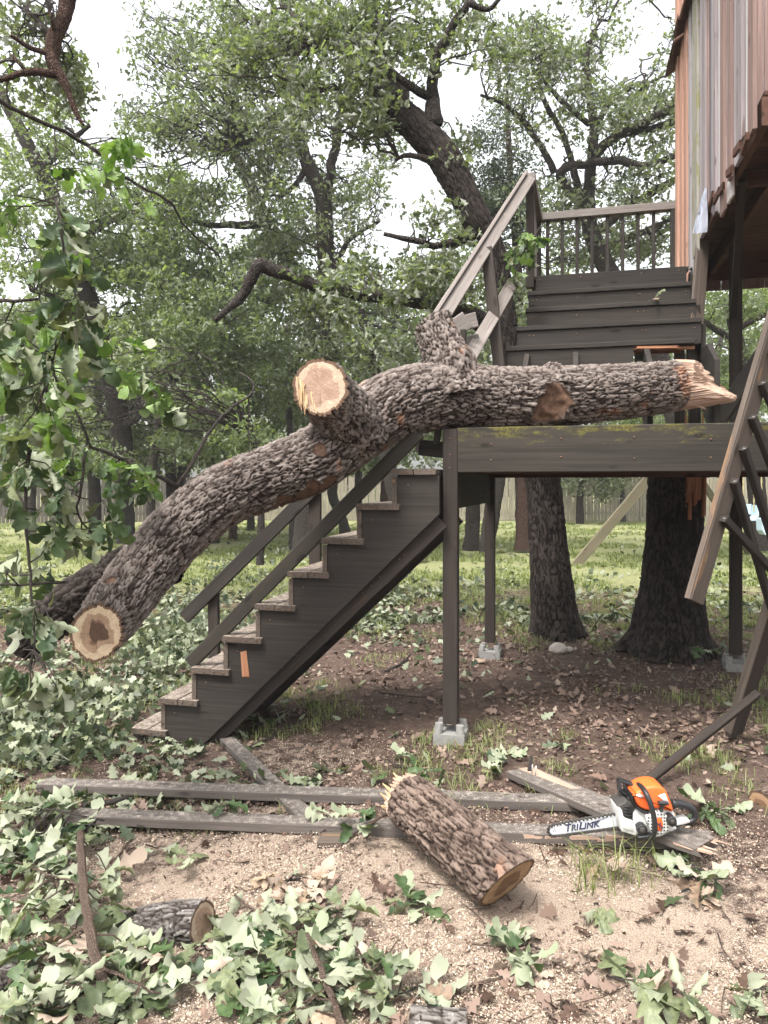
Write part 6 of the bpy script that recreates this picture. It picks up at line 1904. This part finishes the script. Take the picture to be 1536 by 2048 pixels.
# rear handle loop
rp = [cp(1195, 352, 0.03), cp(1250, 350, 0.03), (cp(1325, 368, 0.03)), cp(1378, 405, 0.03), cp(1402, 450, 0.03), cp(1392, 490, 0.03), cp(1352, 512, 0.03), cp(1290, 522, 0.03), cp(1220, 536, 0.03)]
C_, R_ = catmull(rp, [0.020, 0.0165, 0.0155, 0.0145, 0.013, 0.012, 0.011, 0.011, 0.013], 0.012)
MB().tube(C_, R_, 14).build('rear_handle', m_blk, saw)
cprism('handle_guard', [(1225, 528), (1300, 500), (1352, 498), (1362, 520), (1300, 540), (1240, 552)], 0.005, 0.06, m_wht, bev=0.003)
cprism('trigger', [(1262, 378), (1300, 385), (1296, 418), (1280, 412)], 0.02, 0.04, m_blk, bev=0.002)
cprism('rear_foot', [(1165, 575), (1230, 558), (1238, 580), (1180, 606)], -0.02, 0.08, m_wht, bev=0.004)
# lettering
def lettering(txt, p, size, ang, mat, shear=0.0, parent=saw, xs=1.0, width=None):
    cu = bpy.data.curves.new('lettering', 'FONT')
    cu.body = txt
    cu.size = size
    cu.shear = shear
    cu.extrude = 0.0006
    cu.offset = size * 0.022
    cu.resolution_u = 3
    f_ = bpy.data.objects.new('lettering_curve', cu)
    COL.objects.link(f_)
    dg = bpy.context.evaluated_depsgraph_get()
    me = bpy.data.meshes.new_from_object(f_.evaluated_get(dg))
    bpy.data.objects.remove(f_)
    me.name = 'lettering'
    me.materials.clear()
    o = link('lettering', me, mat, parent)
    o.location = p - wloc(parent)
    o.rotation_euler = (math.pi / 2, ang, 0)
    if width:
        vx = [v.co.x for v in me.vertices]
        xs = width / (max(vx) - min(vx))
        o.location.x -= min(vx) * xs
    o.scale = (xs, 1, 1)
    return o
sl_ = (cp(555, 552, YB) - cp(240, 603, YB))
ang = -math.atan2(sl_.z, sl_.x)
yl = YB - 0.0012
for tx, z0_, z1_, zy_, sz_ in (('T', 238, 296, 604, 0.042), ('RI', 284, 358, 597, 0.036), ('L', 352, 408, 586, 0.042), ('INK', 400, 556, 580, 0.036)):
    lettering(tx, cp(z0_, zy_, yl), sz_, ang, m_ink, 0.28, width=(z1_ - z0_) / 2222)
MB().prism([(0, 0), (0.075, 0.030), (0.078, 0.033), (0.045, 0.020), (0.002, 0.006)], lambda p, q, t: cp(452, 535, yl) + Vector((p, t, q)), -0.0006, 0).build('logo_swoosh', m_ink, saw)
for (zx, zy) in ((130, 580), (120, 596), (138, 596), (198, 578)):
    dsc('rivet', zx, zy, 4, 4, YB - 0.0012, YB, m_ink, 0, 8)
lettering('STIHL', cp(1012, 552, -0.0515), 0.020, 0.0, m_ink, 0.2, xs=0.78)
lettering('170', cp(1072, 580, -0.0515), 0.015, 0.0, m_ink, 0.2, xs=0.8)

# ------------------------------------------------------------------ added haze volume: lightens the far trees like veiling glare
me = bpy.data.meshes.new('haze')
x0, x1, y0, y1, z0, z1 = -140, 140, -40, 290, -1.6, 32
me.from_pydata([(x0, y0, z0), (x1, y0, z0), (x1, y1, z0), (x0, y1, z0), (x0, y0, z1), (x1, y0, z1), (x1, y1, z1), (x0, y1, z1)], [],
               [(3, 2, 1, 0), (4, 5, 6, 7), (0, 1, 5, 4), (1, 2, 6, 5), (2, 3, 7, 6), (3, 0, 4, 7)])
hm = bpy.data.materials.new('haze')
hm.use_nodes = True
hn = hm.node_tree.nodes
hn.remove(hn['Principled BSDF'])
pv = hn.new('ShaderNodeVolumePrincipled')
pv.inputs['Color'].default_value = (0.95, 0.96, 0.97, 1)
pv.inputs['Density'].default_value = HAZE
hm.node_tree.links.new(pv.outputs[0], hn['Material Output'].inputs['Volume'])
hz = link('haze', me, hm)
hz['kind'] = 'stuff'
hz['label'] = 'thin added haze lightening the far trees'
